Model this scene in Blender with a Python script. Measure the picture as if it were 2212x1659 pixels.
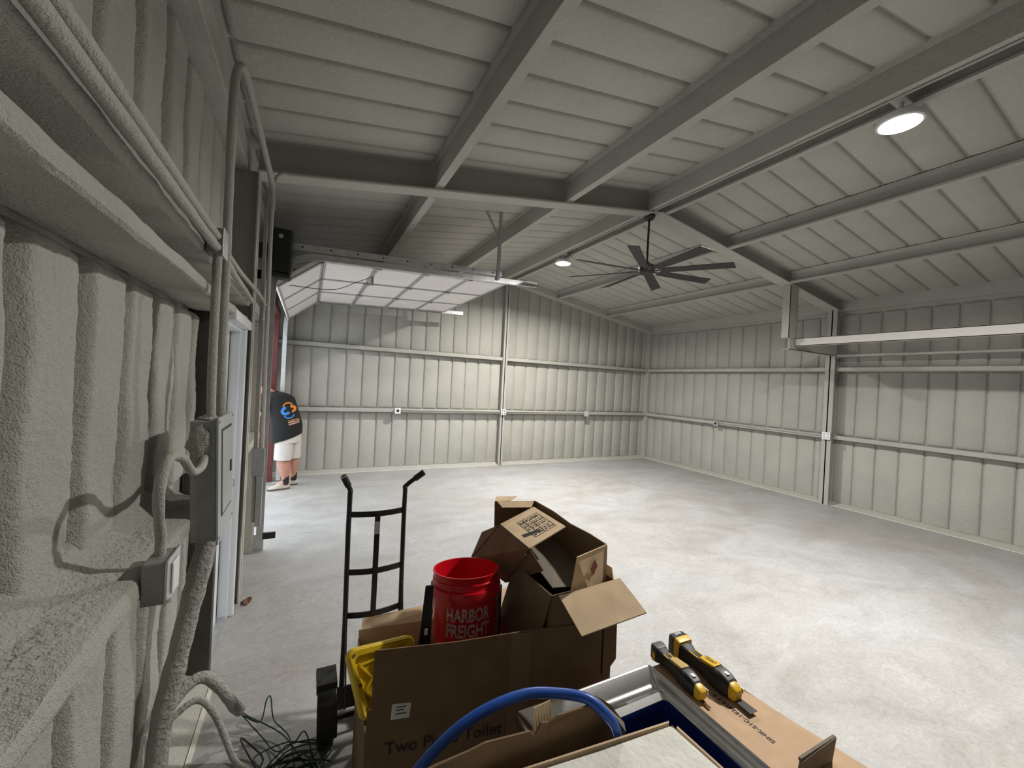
import bpy, bmesh, math, random
from mathutils import Vector, Matrix, noise
random.seed(7)
C = bpy.context.scene.collection
for o in list(bpy.data.objects): bpy.data.objects.remove(o)

# ------------------------------------------------------------------ camera
FPX, W_, H_ = 874.665, 2212, 1659
yaw, pitch, roll = math.radians(26.845), math.radians(-0.116), math.radians(2.935)
fw = Vector((math.sin(yaw)*math.cos(pitch), math.cos(yaw)*math.cos(pitch), math.sin(pitch)))
r0 = Vector((math.cos(yaw), -math.sin(yaw), 0)); u0 = r0.cross(fw)
rt = r0*math.cos(roll)+u0*math.sin(roll); up = -r0*math.sin(roll)+u0*math.cos(roll)
cd = bpy.data.cameras.new('camera'); cam = bpy.data.objects.new('camera', cd); C.objects.link(cam)
cd.sensor_width = 36; cd.lens = 36*FPX/W_; cd.clip_start = .02; cd.clip_end = 200
M = Matrix((rt, up, -fw)).transposed().to_4x4(); M.translation = Vector((0, 0, 1.76)); cam.matrix_world = M
sc = bpy.context.scene; sc.camera = cam

# ------------------------------------------------------------------ world, exposure
w = bpy.data.worlds.new('world'); sc.world = w; w.use_nodes = True
bg = w.node_tree.nodes['Background']; bg.inputs[0].default_value = (.86, .93, 1, 1); bg.inputs[1].default_value = 3.4
sc.view_settings.view_transform = 'Standard'; sc.view_settings.look = 'None'; sc.view_settings.gamma = 1
sc.view_settings.use_curve_mapping = False; sc.view_settings.exposure = 0.0
LAMP_W, LAMP_SPREAD = 180.0, 161.0      # power and beam angle of each ridge lamp, used in its builder

# ------------------------------------------------------------------ materials
def nt(name):
    m = bpy.data.materials.new(name); m.use_nodes = True
    t = m.node_tree; b = t.nodes['Principled BSDF']; return m, t, b
def mat(name, col, rough=.6, metal=0, var=.0, vscale=6, bump=0, bscale=40, emit=None, trans=0, aniso=None, detail=6, coat=0):
    m, t, b = nt(name)
    b.inputs['Roughness'].default_value = rough; b.inputs['Metallic'].default_value = metal
    b.inputs['Base Color'].default_value = (*col, 1)
    b.inputs['Coat Weight'].default_value = coat
    if trans: b.inputs['Transmission Weight'].default_value = trans
    tc = t.nodes.new('ShaderNodeTexCoord')
    if var:
        n = t.nodes.new('ShaderNodeTexNoise'); n.inputs['Scale'].default_value = vscale; n.inputs['Detail'].default_value = detail
        t.links.new(tc.outputs['Object'], n.inputs['Vector'])
        r = t.nodes.new('ShaderNodeValToRGB'); r.color_ramp.elements[0].position = .3; r.color_ramp.elements[1].position = .7
        r.color_ramp.elements[0].color = (*[max(0, c*(1-var)) for c in col], 1)
        r.color_ramp.elements[1].color = (*[min(1, c*(1+var)) for c in col], 1)
        t.links.new(n.outputs[0], r.inputs[0]); t.links.new(r.outputs[0], b.inputs['Base Color'])
    if bump:
        n = t.nodes.new('ShaderNodeTexNoise'); n.inputs['Scale'].default_value = bscale; n.inputs['Detail'].default_value = 4
        t.links.new(tc.outputs['Object'], n.inputs['Vector'])
        bp = t.nodes.new('ShaderNodeBump'); bp.inputs['Strength'].default_value = bump; bp.inputs['Distance'].default_value = .01
        t.links.new(n.outputs[0], bp.inputs['Height']); t.links.new(bp.outputs[0], b.inputs['Normal'])
    if emit:
        b.inputs['Emission Color'].default_value = (*emit[0], 1); b.inputs['Emission Strength'].default_value = emit[1]
    return m

def foam_mat(name, col, b1=.5, s1=110, b2=.35, s2=22):
    m, t, b = nt(name); b.inputs['Roughness'].default_value = .85; b.inputs['Specular IOR Level'].default_value = .25
    g = t.nodes.new('ShaderNodeNewGeometry')
    n = t.nodes.new('ShaderNodeTexNoise'); n.inputs['Scale'].default_value = 2.3; n.inputs['Detail'].default_value = 5
    n2 = t.nodes.new('ShaderNodeTexNoise'); n2.inputs['Scale'].default_value = s1; n2.inputs['Detail'].default_value = 3
    n3 = t.nodes.new('ShaderNodeTexNoise'); n3.inputs['Scale'].default_value = s2; n3.inputs['Detail'].default_value = 4
    for q in (n, n2, n3): t.links.new(g.outputs['Position'], q.inputs['Vector'])
    r = t.nodes.new('ShaderNodeValToRGB'); r.color_ramp.elements[0].position = .3; r.color_ramp.elements[1].position = .72
    r.color_ramp.elements[0].color = (*[c*.93 for c in col], 1); r.color_ramp.elements[1].color = (*[c*1.06 for c in col], 1)
    t.links.new(n.outputs[0], r.inputs[0])
    mx = t.nodes.new('ShaderNodeMixRGB'); mx.blend_type = 'MULTIPLY'; mx.inputs[0].default_value = .35
    t.links.new(r.outputs[0], mx.inputs[1]); t.links.new(n2.outputs[0], mx.inputs[2])
    br = t.nodes.new('ShaderNodeBrightContrast'); br.inputs[1].default_value = .04
    t.links.new(mx.outputs[0], br.inputs[0]); t.links.new(br.outputs[0], b.inputs['Base Color'])
    p1 = t.nodes.new('ShaderNodeBump'); p1.inputs['Strength'].default_value = b1; p1.inputs['Distance'].default_value = .006
    p2 = t.nodes.new('ShaderNodeBump'); p2.inputs['Strength'].default_value = b2; p2.inputs['Distance'].default_value = .02
    t.links.new(n2.outputs[0], p1.inputs['Height']); t.links.new(n3.outputs[0], p2.inputs['Height'])
    t.links.new(p2.outputs[0], p1.inputs['Normal']); t.links.new(p1.outputs[0], b.inputs['Normal'])
    return m

def concrete_mat():
    m, t, b = nt('concrete'); b.inputs['Roughness'].default_value = .55
    g = t.nodes.new('ShaderNodeNewGeometry'); mp = t.nodes.new('ShaderNodeMapping')
    t.links.new(g.outputs['Position'], mp.inputs[0]); mp.inputs['Scale'].default_value = (1, 1.5, 1); mp.inputs['Rotation'].default_value = (0, 0, .5)
    def N(s, d, dist=0, rough=.55):
        n = t.nodes.new('ShaderNodeTexNoise'); n.inputs['Scale'].default_value = s; n.inputs['Detail'].default_value = d
        n.inputs['Distortion'].default_value = dist; n.inputs['Roughness'].default_value = rough
        t.links.new(mp.outputs[0], n.inputs['Vector']); return n
    def R(src, a, b_, p0, p1):
        r = t.nodes.new('ShaderNodeValToRGB'); r.color_ramp.elements[0].position = p0; r.color_ramp.elements[1].position = p1
        r.color_ramp.elements[0].color = (*a, 1); r.color_ramp.elements[1].color = (*b_, 1); t.links.new(src, r.inputs[0]); return r
    a = N(1.2, 9, 1.6, .62); c = N(.55, 5, .8); d = N(11, 10, 2.8, .75); e = N(60, 3)
    base = R(a.outputs[0], (.375, .375, .374), (.47, .472, .475), .3, .7)
    stain = R(c.outputs[0], (.90, .87, .82), (1, 1, 1), .36, .56)
    wisps = R(d.outputs[0], (.74, .74, .735), (1.06, 1.06, 1.06), .33, .62)
    m1 = t.nodes.new('ShaderNodeMixRGB'); m1.blend_type = 'MULTIPLY'; m1.inputs[0].default_value = .9
    m2 = t.nodes.new('ShaderNodeMixRGB'); m2.blend_type = 'MULTIPLY'; m2.inputs[0].default_value = .85
    t.links.new(base.outputs[0], m1.inputs[1]); t.links.new(stain.outputs[0], m1.inputs[2])
    t.links.new(m1.outputs[0], m2.inputs[1]); t.links.new(wisps.outputs[0], m2.inputs[2]); t.links.new(m2.outputs[0], b.inputs['Base Color'])
    rr = R(a.outputs[0], (.42, .42, .42), (.68, .68, .68), .3, .7); t.links.new(rr.outputs[0], b.inputs['Roughness'])
    bp = t.nodes.new('ShaderNodeBump'); bp.inputs['Strength'].default_value = .12; bp.inputs['Distance'].default_value = .004
    t.links.new(e.outputs[0], bp.inputs['Height']); t.links.new(bp.outputs[0], b.inputs['Normal'])
    return m

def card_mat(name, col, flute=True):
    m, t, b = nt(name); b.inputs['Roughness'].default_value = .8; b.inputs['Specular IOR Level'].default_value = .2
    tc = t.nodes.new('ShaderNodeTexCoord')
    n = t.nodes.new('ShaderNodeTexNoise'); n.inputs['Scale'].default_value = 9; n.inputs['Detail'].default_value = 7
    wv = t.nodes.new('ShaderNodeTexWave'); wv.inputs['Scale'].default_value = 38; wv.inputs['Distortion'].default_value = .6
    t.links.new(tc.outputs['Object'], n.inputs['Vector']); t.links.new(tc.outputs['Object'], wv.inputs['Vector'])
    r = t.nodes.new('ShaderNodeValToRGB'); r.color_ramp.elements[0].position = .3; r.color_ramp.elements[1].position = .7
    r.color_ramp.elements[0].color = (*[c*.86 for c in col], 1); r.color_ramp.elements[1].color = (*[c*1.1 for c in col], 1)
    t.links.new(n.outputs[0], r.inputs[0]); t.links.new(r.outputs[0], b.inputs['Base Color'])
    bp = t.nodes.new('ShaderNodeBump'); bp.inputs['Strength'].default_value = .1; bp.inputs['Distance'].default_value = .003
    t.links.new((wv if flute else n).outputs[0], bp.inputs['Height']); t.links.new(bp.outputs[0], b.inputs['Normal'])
    return m

MT = {}
MT['foam'] = foam_mat('sprayed_foam', (.51, .502, .452))
MT['foam_near'] = foam_mat('sprayed_foam_coarse', (.51, .502, .452), .6, 240, .35, 60)
MT['foam_rough'] = foam_mat('sprayed_foam_rough', (.46, .45, .41), 1.0, 120, .8, 50)
MT['concrete'] = concrete_mat()
MT['edge'] = mat('pale_slab_edge', (.72, .71, .62), .8, var=.1, vscale=20)
MT['black_metal'] = mat('black_powder_coat', (.012, .012, .013), .42, 0)
MT['fan_black'] = mat('fan_matte_black', (.016, .016, .017), .5)
MT['galv'] = mat('galvanised_steel', (.62, .63, .64), .34, .9, .12, 14)
MT['white_paint'] = mat('white_paint', (.80, .80, .80), .45, var=.03, vscale=4)
MT['door_panel'] = mat('white_door_backing', (.80, .77, .75), .6, var=.04, vscale=5)
MT['stile'] = mat('grey_door_stile', (.42, .42, .43), .45, .3)
MT['door_white'] = mat('white_entry_door', (.78, .82, .87), .4)
MT['red_iron'] = mat('red_oxide_primer', (.10, .018, .016), .5, var=.2, vscale=8)
MT['grey_box'] = mat('grey_enclosure', (.30, .30, .29), .45, .2, .1, 20)
MT['grey_cover'] = mat('grey_panel_cover', (.42, .44, .45), .4, .2)
MT['dark_gap'] = mat('dark_rubber', (.02, .02, .02), .7)
MT['plate_white'] = mat('white_plate', (.82, .82, .80), .4)
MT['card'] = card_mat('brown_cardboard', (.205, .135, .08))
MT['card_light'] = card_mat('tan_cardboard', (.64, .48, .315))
MT['card_sink'] = card_mat('peach_cardboard', (.52, .36, .235), False)
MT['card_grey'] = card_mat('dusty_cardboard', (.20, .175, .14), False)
MT['ink'] = mat('black_ink', (.02, .018, .016), .7)
MT['ink_red'] = mat('faded_red_ink', (.22, .05, .04), .8)
MT['tape'] = mat('packing_tape', (.24, .165, .105), .25)
MT['red'] = mat('red_bucket_plastic', (.60, .004, .014), .28)
MT['print_white'] = mat('worn_white_print', (.52, .37, .37), .6, var=.35, vscale=60)
MT['yellow'] = mat('yellow_plastic', (.72, .50, .015), .4, var=.12, vscale=14)
MT['tool_yellow'] = mat('tool_yellow', (.70, .43, .01), .4)
MT['tool_black'] = mat('tool_black_rubber', (.012, .012, .013), .55)
MT['tool_grey'] = mat('tool_grey_rubber', (.07, .075, .08), .5)
MT['steel'] = mat('stainless_steel', (.70, .70, .70), .16, 1, .06, 30)
MT['blue_film'] = mat('blue_protective_film', (.012, .03, .17), .3, 0, .25, 8, .25, 20)
MT['hose'] = mat('blue_pipe_plastic', (.015, .085, .42), .38)
MT['wire_green'] = mat('green_wire_insulation', (.004, .035, .022), .5)
MT['wire_black'] = mat('black_wire', (.01, .012, .011), .5)
MT['board'] = mat('dirty_white_board', (.76, .75, .69), .7, var=.12, vscale=12, bump=.3, bscale=60)
MT['skin'] = mat('skin', (.46, .22, .155), .5, var=.08, vscale=30)
MT['shirt'] = mat('black_cotton', (.006, .006, .007), .85, bump=.25, bscale=30)
MT['shorts'] = mat('light_grey_cotton', (.58, .55, .52), .85, var=.05, vscale=12, bump=.25, bscale=25)
MT['hair'] = mat('brown_hair', (.05, .03, .02), .7)
MT['sock'] = mat('black_sock', (.015, .015, .017), .9)
MT['shoe'] = mat('beige_shoe_mesh', (.48, .43, .37), .7, var=.15, vscale=40)
MT['sole'] = mat('dark_sole', (.10, .075, .06), .8)
MT['logo_blue'] = mat('blue_shirt_print', (.03, .22, .62), .7)
MT['logo_orange'] = mat('orange_shirt_print', (.70, .22, .03), .7)
MT['logo_white'] = mat('white_shirt_print', (.7, .7, .7), .7)
MT['logo_pink'] = mat('pale_shirt_lettering', (.62, .38, .30), .7)
MT['leaf'] = mat('dry_leaf', (.14, .07, .03), .8)
MT['chip'] = mat('pale_scrap', (.40, .34, .26), .8)
MT['asphalt'] = mat('outside_concrete', (.55, .54, .52), .85, var=.1, vscale=2)
MT['lens'] = mat('lamp_lens', (.9, .9, .9), .4, emit=((1, .97, .92), 40))

# ------------------------------------------------------------------ mesh helpers
class MB:
    def __init__(s): s.v = []; s.f = []
    def add(s, vs, fs):
        b = len(s.v); s.v += [Vector(v) for v in vs]; s.f += [[b+i for i in f] for f in fs]; return s
    def box(s, a, b):
        x0, x1 = sorted((a[0], b[0])); y0, y1 = sorted((a[1], b[1])); z0, z1 = sorted((a[2], b[2]))
        vs = [(x, y, z) for z in (z0, z1) for y in (y0, y1) for x in (x0, x1)]
        return s.add(vs, [(0, 2, 3, 1), (4, 5, 7, 6), (0, 1, 5, 4), (2, 6, 7, 3), (0, 4, 6, 2), (1, 3, 7, 5)])
    def obox(s, c, ax, ay, az):      # oriented box, half axes
        c, ax, ay, az = map(Vector, (c, ax, ay, az))
        vs = [c+ax*i+ay*j+az*k for k in (-1, 1) for j in (-1, 1) for i in (-1, 1)]
        return s.add(vs, [(0, 2, 3, 1), (4, 5, 7, 6), (0, 1, 5, 4), (2, 6, 7, 3), (0, 4, 6, 2), (1, 3, 7, 5)])
    def bar(s, p, q, wdt, hgt, upv=(0, 0, 1)):   # rectangular bar from p to q
        p, q = Vector(p), Vector(q); d = (q-p); L = d.length; d.normalize()
        sx = d.cross(Vector(upv)).normalized(); sz = sx.cross(d)
        return s.obox((p+q)/2, sx*wdt/2, d*L/2, sz*hgt/2)
    def tube(s, pts, r, n=10, cap=True):
        pts = [Vector(q) for q in pts]; k = len(pts)
        rs = r if isinstance(r, (list, tuple)) else [r]*k
        t = [(pts[min(i+1, k-1)]-pts[max(i-1, 0)]).normalized() for i in range(k)]
        a = Vector((0, 0, 1)) if abs(t[0].z) < .9 else Vector((1, 0, 0))
        nx = t[0].cross(a).normalized(); b = len(s.v)
        for i in range(k):
            nx = (nx-t[i]*nx.dot(t[i])).normalized(); ny = t[i].cross(nx)
            for j in range(n):
                an = 2*math.pi*j/n; s.v.append(pts[i]+(nx*math.cos(an)+ny*math.sin(an))*rs[i])
        for i in range(k-1):
            for j in range(n):
                s.f.append([b+i*n+j, b+i*n+(j+1) % n, b+(i+1)*n+(j+1) % n, b+(i+1)*n+j])
        if cap: s.f.append([b+j for j in range(n)][::-1]); s.f.append([b+(k-1)*n+j for j in range(n)])
        return s
    def lathe(s, prof, c, axis=(0, 0, 1), n=32, closed=False):
        c = Vector(c); az = Vector(axis).normalized()
        ax = az.cross(Vector((0, 1, 0)) if abs(az.y) < .9 else Vector((1, 0, 0))).normalized(); ay = az.cross(ax); b = len(s.v); k = len(prof)
        for r, z in prof:
            for j in range(n):
                an = 2*math.pi*j/n; s.v.append(c+az*z+(ax*math.cos(an)+ay*math.sin(an))*r)
        for i in range(k-1 if not closed else k):
            i2 = (i+1) % k
            for j in range(n): s.f.append([b+i*n+j, b+i*n+(j+1) % n, b+i2*n+(j+1) % n, b+i2*n+j])
        return s
    def prism(s, poly, d):           # planar polygon extruded by vector d
        d = Vector(d); n = len(poly); P = [Vector(q) for q in poly]
        b = len(s.v); s.v += P+[q+d for q in P]
        s.f.append([b+i for i in range(n)][::-1]); s.f.append([b+n+i for i in range(n)])
        for i in range(n): s.f.append([b+i, b+(i+1) % n, b+n+(i+1) % n, b+n+i])
        return s
    def sheet(s, pts, t=.005):       # thick sheet from a 3-D polygon
        P = [Vector(q) for q in pts]; nrm = Vector((0, 0, 0))
        for i in range(len(P)): nrm += P[i].cross(P[(i+1) % len(P)])
        return s.prism([q-nrm.normalized()*t/2 for q in P], nrm.normalized()*t)
    def loft(s, rings, cap=True):
        b = len(s.v); n = len(rings[0])
        for r in rings: s.v += [Vector(q) for q in r]
        for i in range(len(rings)-1):
            for j in range(n): s.f.append([b+i*n+j, b+i*n+(j+1) % n, b+(i+1)*n+(j+1) % n, b+(i+1)*n+j])
        if cap: s.f.append([b+j for j in range(n)][::-1]); s.f.append([b+(len(rings)-1)*n+j for j in range(n)])
        return s
    def mesh(s, name, off=Vector((0, 0, 0)), smooth=False):
        me = bpy.data.meshes.new(name); me.from_pydata([tuple(v-off) for v in s.v], [], s.f); me.validate()
        bm = bmesh.new(); bm.from_mesh(me); bmesh.ops.recalc_face_normals(bm, faces=bm.faces); bm.to_mesh(me); bm.free()
        if smooth:
            for q in me.polygons: q.use_smooth = True
            try: me.set_sharp_from_angle(angle=math.radians(38))
            except Exception: pass
        return me
def wloc(o):
    v = Vector((0, 0, 0))
    while o is not None: v += o.location; o = o.parent
    return v
def build(mb, name, m, parent=None, smooth=False, origin=None, bev=0, seg=2):
    if parent is not None: off = wloc(parent)
    else:
        off = Vector(origin) if origin is not None else Vector((0, 0, 0))
    me = mb.mesh(name, off, smooth); me.materials.append(MT[m] if isinstance(m, str) else m)
    o = bpy.data.objects.new(name, me); C.objects.link(o)
    if parent is not None: o.parent = parent
    else: o.location = off
    if bev:
        b = o.modifiers.new('bevel', 'BEVEL'); b.width = bev; b.segments = seg; b.limit_method = 'ANGLE'; b.angle_limit = math.radians(35)
    return o
def tag(o, label=None, cat=None, group=None, kind=None):
    if label: o['label'] = label
    if cat: o['category'] = cat
    if group: o['group'] = group
    if kind: o['kind'] = kind
    return o
def thing(name, loc, label, cat=None, group=None, kind=None):
    o = bpy.data.objects.new(name, None); C.objects.link(o); o.location = loc; o.empty_display_size = .1
    return tag(o, label, cat, group, kind)
def text_mesh(txt, size, bold=0, ext=0):
    cu = bpy.data.curves.new('t', 'FONT'); cu.body = txt; cu.size = size; cu.offset = bold; cu.extrude = ext; cu.resolution_u = 3
    o = bpy.data.objects.new('t', cu); C.objects.link(o)
    bpy.context.view_layer.update()
    me = bpy.data.meshes.new_from_object(o.evaluated_get(bpy.context.evaluated_depsgraph_get()))
    vs = [v.co.copy() for v in me.vertices]; fs = [list(q.vertices) for q in me.polygons]
    bpy.data.objects.remove(o); bpy.data.curves.remove(cu); bpy.data.meshes.remove(me)
    return vs, fs
def letters(vv, fs, m, parent):      # flat print, one part per letter
    par = list(range(len(vv)))
    def root(i):
        while par[i] != i: par[i] = par[par[i]]; i = par[i]
        return i
    for f in fs:
        for i in f[1:]: par[root(i)] = root(f[0])
    pieces = {}
    for f in fs: pieces.setdefault(root(f[0]), []).append(f)
    for fl in pieces.values():
        ids = sorted({i for f in fl for i in f}); k = {i: n for n, i in enumerate(ids)}
        build(MB().add([vv[i] for i in ids], [[k[i] for i in f] for f in fl]), 'letter', m, parent)
def put_text(txt, size, org, xd, yd, name, m, parent, bold=0, sx=1, lift=.0006):
    vs, fs = text_mesh(txt, size, bold); org, xd, yd = Vector(org), Vector(xd).normalized(), Vector(yd).normalized(); n = xd.cross(yd)
    letters([org+xd*v.x*sx+yd*v.y+n*lift for v in vs], fs, m, parent)
def catmull(pts, k=8):
    P = [Vector(q) for q in pts]; P = [P[0]*2-P[1]]+P+[P[-1]*2-P[-2]]; out = []
    for i in range(1, len(P)-2):
        for j in range(k):
            t = j/k; a, b, c, d = P[i-1:i+3]
            out.append(.5*((2*b)+(c-a)*t+(2*a-5*b+4*c-d)*t*t+(3*b-a-3*c+d)*t**3))
    out.append(P[-2]); return out

# ================================================================== STRUCTURE
XL, XR, YF, YB, XRG = -.385, 7.87, 7.80, -4.85, 3.72
YP = -.95      # foam strips are built from here on; the rear bay is out of sight
zl = lambda x: 3.25+.16*(x-XL)
zr = lambda x: 3.25+.16*(XR-x)
zb = lambda x: zl(x) if x < XRG else zr(x)
PITCH = .286

floor = build(MB().box((-.66, YB-.05, -.12), (XR+.25, YF+.25, 0)), 'floor', 'concrete'); tag(floor, 'pale mottled concrete slab floor', kind='structure')
gnd = build(MB().box((-40, -30, -.3), (-.66, 40, -.04)), 'ground', 'asphalt'); tag(gnd, 'pale concrete apron outside the open overhead door', kind='structure')

# --- foam strips ------------------------------------------------------------
_pc = {}
def foam_mesh(wd, h, dep=.03):
    key = (round(wd, 3), round(h, 2), dep)
    if key in _pc: return _pc[key]
    us = [(.0, -dep), (.005, -dep*.35), (.022, -.002), (wd*.5, .003), (wd-.022, -.002), (wd-.005, -dep*.35), (wd, -dep)]
    vs_ = [(0, -dep), (.012, -.012), (.04, 0), (h-.04, 0), (h-.012, -.012), (h, -dep)]
    mb = MB(); n = len(us)
    vv = [(u, v, max(-dep, du+dv)) for v, dv in vs_ for u, du in us]
    mb.add(vv, [(j*n+i, j*n+i+1, (j+1)*n+i+1, (j+1)*n+i) for j in range(len(vs_)-1) for i in range(n-1)])
    me = mb.mesh('foam_panel'); me.materials.append(MT['foam'])
    for q in me.polygons: q.use_smooth = True
    _pc[key] = me; return me
def foam_dense(wd, h, seed, dep=.06, nu=24, nv=48):
    mb = MB(); n = nu+1; vv = []
    for j in range(nv+1):
        v = h*j/nv; ev = min(v, h-v)
        for i in range(n):
            t = i/nu; u = wd*t; e = min(u, wd-u)
            d = -dep*max(0, 1-e/.040)**2.4-dep*max(0, 1-ev/.05)**2.4
            d += .006*math.sin(math.pi*t)+.012*(noise.noise((u*7+seed*3, v*4, seed))) + .004*noise.noise((u*40, v*40, seed))
            du = .008*noise.noise((seed*5.1, v*4, 2.2 if t < .5 else 7.7))*(abs(t-.5)*2)
            vv.append((u+du, v, max(-dep, d)))
    mb.add(vv, [(j*n+i, j*n+i+1, (j+1)*n+i+1, (j+1)*n+i) for j in range(nv) for i in range(nu)])
    me = mb.mesh('foam_panel'); me.materials.append(MT['foam_near'])
    for q in me.polygons: q.use_smooth = True
    return me
def panel(me, org, ux, uy, parent):
    o = bpy.data.objects.new('foam_panel', me); C.objects.link(o)
    ux, uy = Vector(ux).normalized(), Vector(uy).normalized()
    m = Matrix((ux, uy, ux.cross(uy))).transposed().to_4x4(); m.translation = Vector(org)
    o.parent = parent; o.matrix_local = m
    return o
def grooves(a, b, g0, pitch=PITCH):
    k = math.ceil((a-g0)/pitch+.02); out = [a]
    while g0+k*pitch < b-.02: out.append(g0+k*pitch); k += 1
    return out+[b]
GW = .018

# --- far gable wall -----------------------------------------------------------
mb = MB(); mb.prism([(-.70, YF+.16, -.1), (8.15, YF+.16, -.1), (8.15, YF+.16, 3.6), (XRG, YF+.16, 4.35), (-.70, YF+.16, 3.6)], (0, .1, 0))
wf = build(mb, 'wall_far', 'foam'); tag(wf, 'far gable wall of grey foam strips with two horizontal girts', kind='structure')
fy = YF+.13
for rows in ((.03, 1.10), (1.165, 2.232), (2.30, None)):
    gs = grooves(-.54, 8.0, 4.06, .2865)
    for a, b in zip(gs, gs[1:]):
        if b-a < .05: continue
        h = (rows[1] or min(zb(a), zb(b))+.10)-rows[0]
        panel(foam_mesh(b-a-GW, h), (a+GW/2, fy, rows[0]), (1, 0, 0), (0, 0, 1), wf)
def girt(parent, a, b, z0, z1, axis, face, back, name='girt'):
    mb = MB()
    if axis == 'x': mb.box((a, face, z0), (b, back, z1))
    else: mb.box((face, a, z0), (back, b, z1))
    return build(mb, name, 'foam', parent, bev=.006)
for z0, z1 in ((1.10, 1.165), (2.232, 2.30)):
    for a, b in ((-.5, 3.70), (3.80, 7.95)): girt(wf, a, b, z0, z1, 'x', YF, YF+.15)
# gable column (I section) and end rafter flanges
def icol(mb, cx, cy, z0, z1, facing, wid, dep):
    if facing == 'y-':
        mb.box((cx-wid/2, cy, z0), (cx+wid/2, cy+.012, z1)); mb.box((cx-.012, cy, z0), (cx+.012, cy+dep, z1)); mb.box((cx-wid/2, cy+dep-.012, z0), (cx+wid/2, cy+dep, z1))
    else:
        s = 1 if facing == 'x-' else -1
        mb.box((cx, cy-wid/2, z0), (cx+s*.012, cy+wid/2, z1)); mb.box((cx, cy-.012, z0), (cx+s*dep, cy+.012, z1)); mb.box((cx+s*(dep-.012), cy-wid/2, z0), (cx+s*dep, cy+wid/2, z1))
mb = MB(); icol(mb, 3.75, YF-.02, 0, 3.95, 'y-', .10, .17); build(mb, 'column', 'foam', wf, bev=.003)
mb = MB(); mb.box((XR+.02, YF+.0, 0), (XR+.16, YF+.14, 3.3)); build(mb, 'corner_column', 'foam', wf, bev=.01)
def slopebar(mb, x0, x1, y0, y1, d0, d1, f):   # bar following the roof slope, d0/d1 offsets above f(x)
    mb.add([(x, y, f(x)+d) for d in (d0, d1) for y in (y0, y1) for x in (x0, x1)], [(0, 2, 3, 1), (4, 5, 7, 6), (0, 1, 5, 4), (2, 6, 7, 3), (0, 4, 6, 2), (1, 3, 7, 5)])
for x0, x1, f in ((-.5, XRG, zl), (XRG, 8.0, zr)):
    mb = MB(); slopebar(mb, x0, x1, YF-.06, YF+.14, 0, .24, f); build(mb, 'end_rafter', 'foam', wf, bev=.006)

# --- right eave wall -----------------------------------------------------------
wr = build(MB().box((XR+.16, YB-.1, -.1), (XR+.28, YF+.25, 3.6)), 'wall_right', 'foam'); tag(wr, 'right eave wall of grey foam strips with girts and a steel column', kind='structure')
rx = XR+.13
for z0, z1 in ((.03, 1.10), (1.165, 2.232), (2.30, 3.19)):
    gs = grooves(YP, YF+.1, 1.65, .2844)
    for a, b in zip(gs, gs[1:]):
        if b-a < .05: continue
        panel(foam_mesh(b-a-GW, z1-z0), (rx, b-GW/2, z0), (0, -1, 0), (0, 0, 1), wr)
for z0, z1 in ((1.10, 1.165), (2.232, 2.30)):
    for a, b in ((YB, 3.59), (3.73, YF+.05)): girt(wr, a, b, z0, z1, 'y', XR, XR+.15)
build(MB().box((XR+.05, YB, 3.245), (XR+.2, YF+.05, 3.42)), 'eave_strut', 'foam', wr, bev=.006)

# --- left eave wall with openings ---------------------------------------------
mb = MB(); X0, X1 = -.70, -.60
D1 = (2.86, 3.42, 2.04); D2 = (4.62, 7.40, 2.66)
mb.box((X0, YB-.1, -.1), (X1, D1[0], 3.6)); mb.box((X0, D1[0], D1[2]), (X1, D1[1], 3.6)); mb.box((X0, D1[1], -.1), (X1, D2[0], 3.6))
mb.box((X0, D2[0], D2[2]), (X1, D2[1], 3.6)); mb.box((X0, D2[1], -.1), (X1, YF+.25, 3.6))
wl = build(mb, 'wall_left', 'foam_near'); tag(wl, 'near left wall of bulging grey spray foam strips with a ledge', kind='structure')
lx = -.545
def lrow(a0, a1, z0, z1, dense=False):
    gs = grooves(a0, a1, 1.51)
    for i, (a, b) in enumerate(zip(gs, gs[1:])):
        if b-a < .05: continue
        d = dense and .3 < b < 2.9
        g = .03 if d else GW
        me = foam_dense(b-a-g, z1-z0, i+z0*13) if d else foam_mesh(b-a-g, z1-z0, .035)
        panel(me, (lx, a+g/2, z0), (0, 1, 0), (0, 0, 1), wl)
lrow(YP, 2.80, .03, 1.085, True); lrow(YP, 2.80, 1.17, 2.066, True); lrow(YP, 3.56, 2.13, 2.225); lrow(YP, 3.56, 2.305, 3.225, True)
lrow(3.80, 4.56, .03, 1.085); lrow(3.80, 4.56, 1.17, 2.225); lrow(3.80, 4.56, 2.30, 3.225); lrow(7.46, 7.86, .05, 3.22); lrow(4.60, 7.42, 2.72, 3.225)
def foam_beam(parent, name, y0, y1, z0, z1, xf, xb, m='foam_near', amp=.006, n=70):
    mb = MB(); rings = []
    prof = [(xb, z0), (xf-.012, z0), (xf-.002, z0+.008), (xf, z0+.02), (xf, z1-.02), (xf-.004, z1-.006), (xf-.016, z1), (xb, z1+.01)]
    for i in range(n+1):
        y = y0+(y1-y0)*i/n
        rings.append([(x+amp*noise.noise((y*9, z*20, 3.3+z0)), y, z+amp*noise.noise((y*8+5, x*30, z0))) for x, z in prof])
    mb.loft(rings); return build(mb, name, m, parent, smooth=True)
foam_beam(wl, 'girt', YP, 2.30, 1.10, 1.168, XL, -.57, amp=.010)
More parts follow.
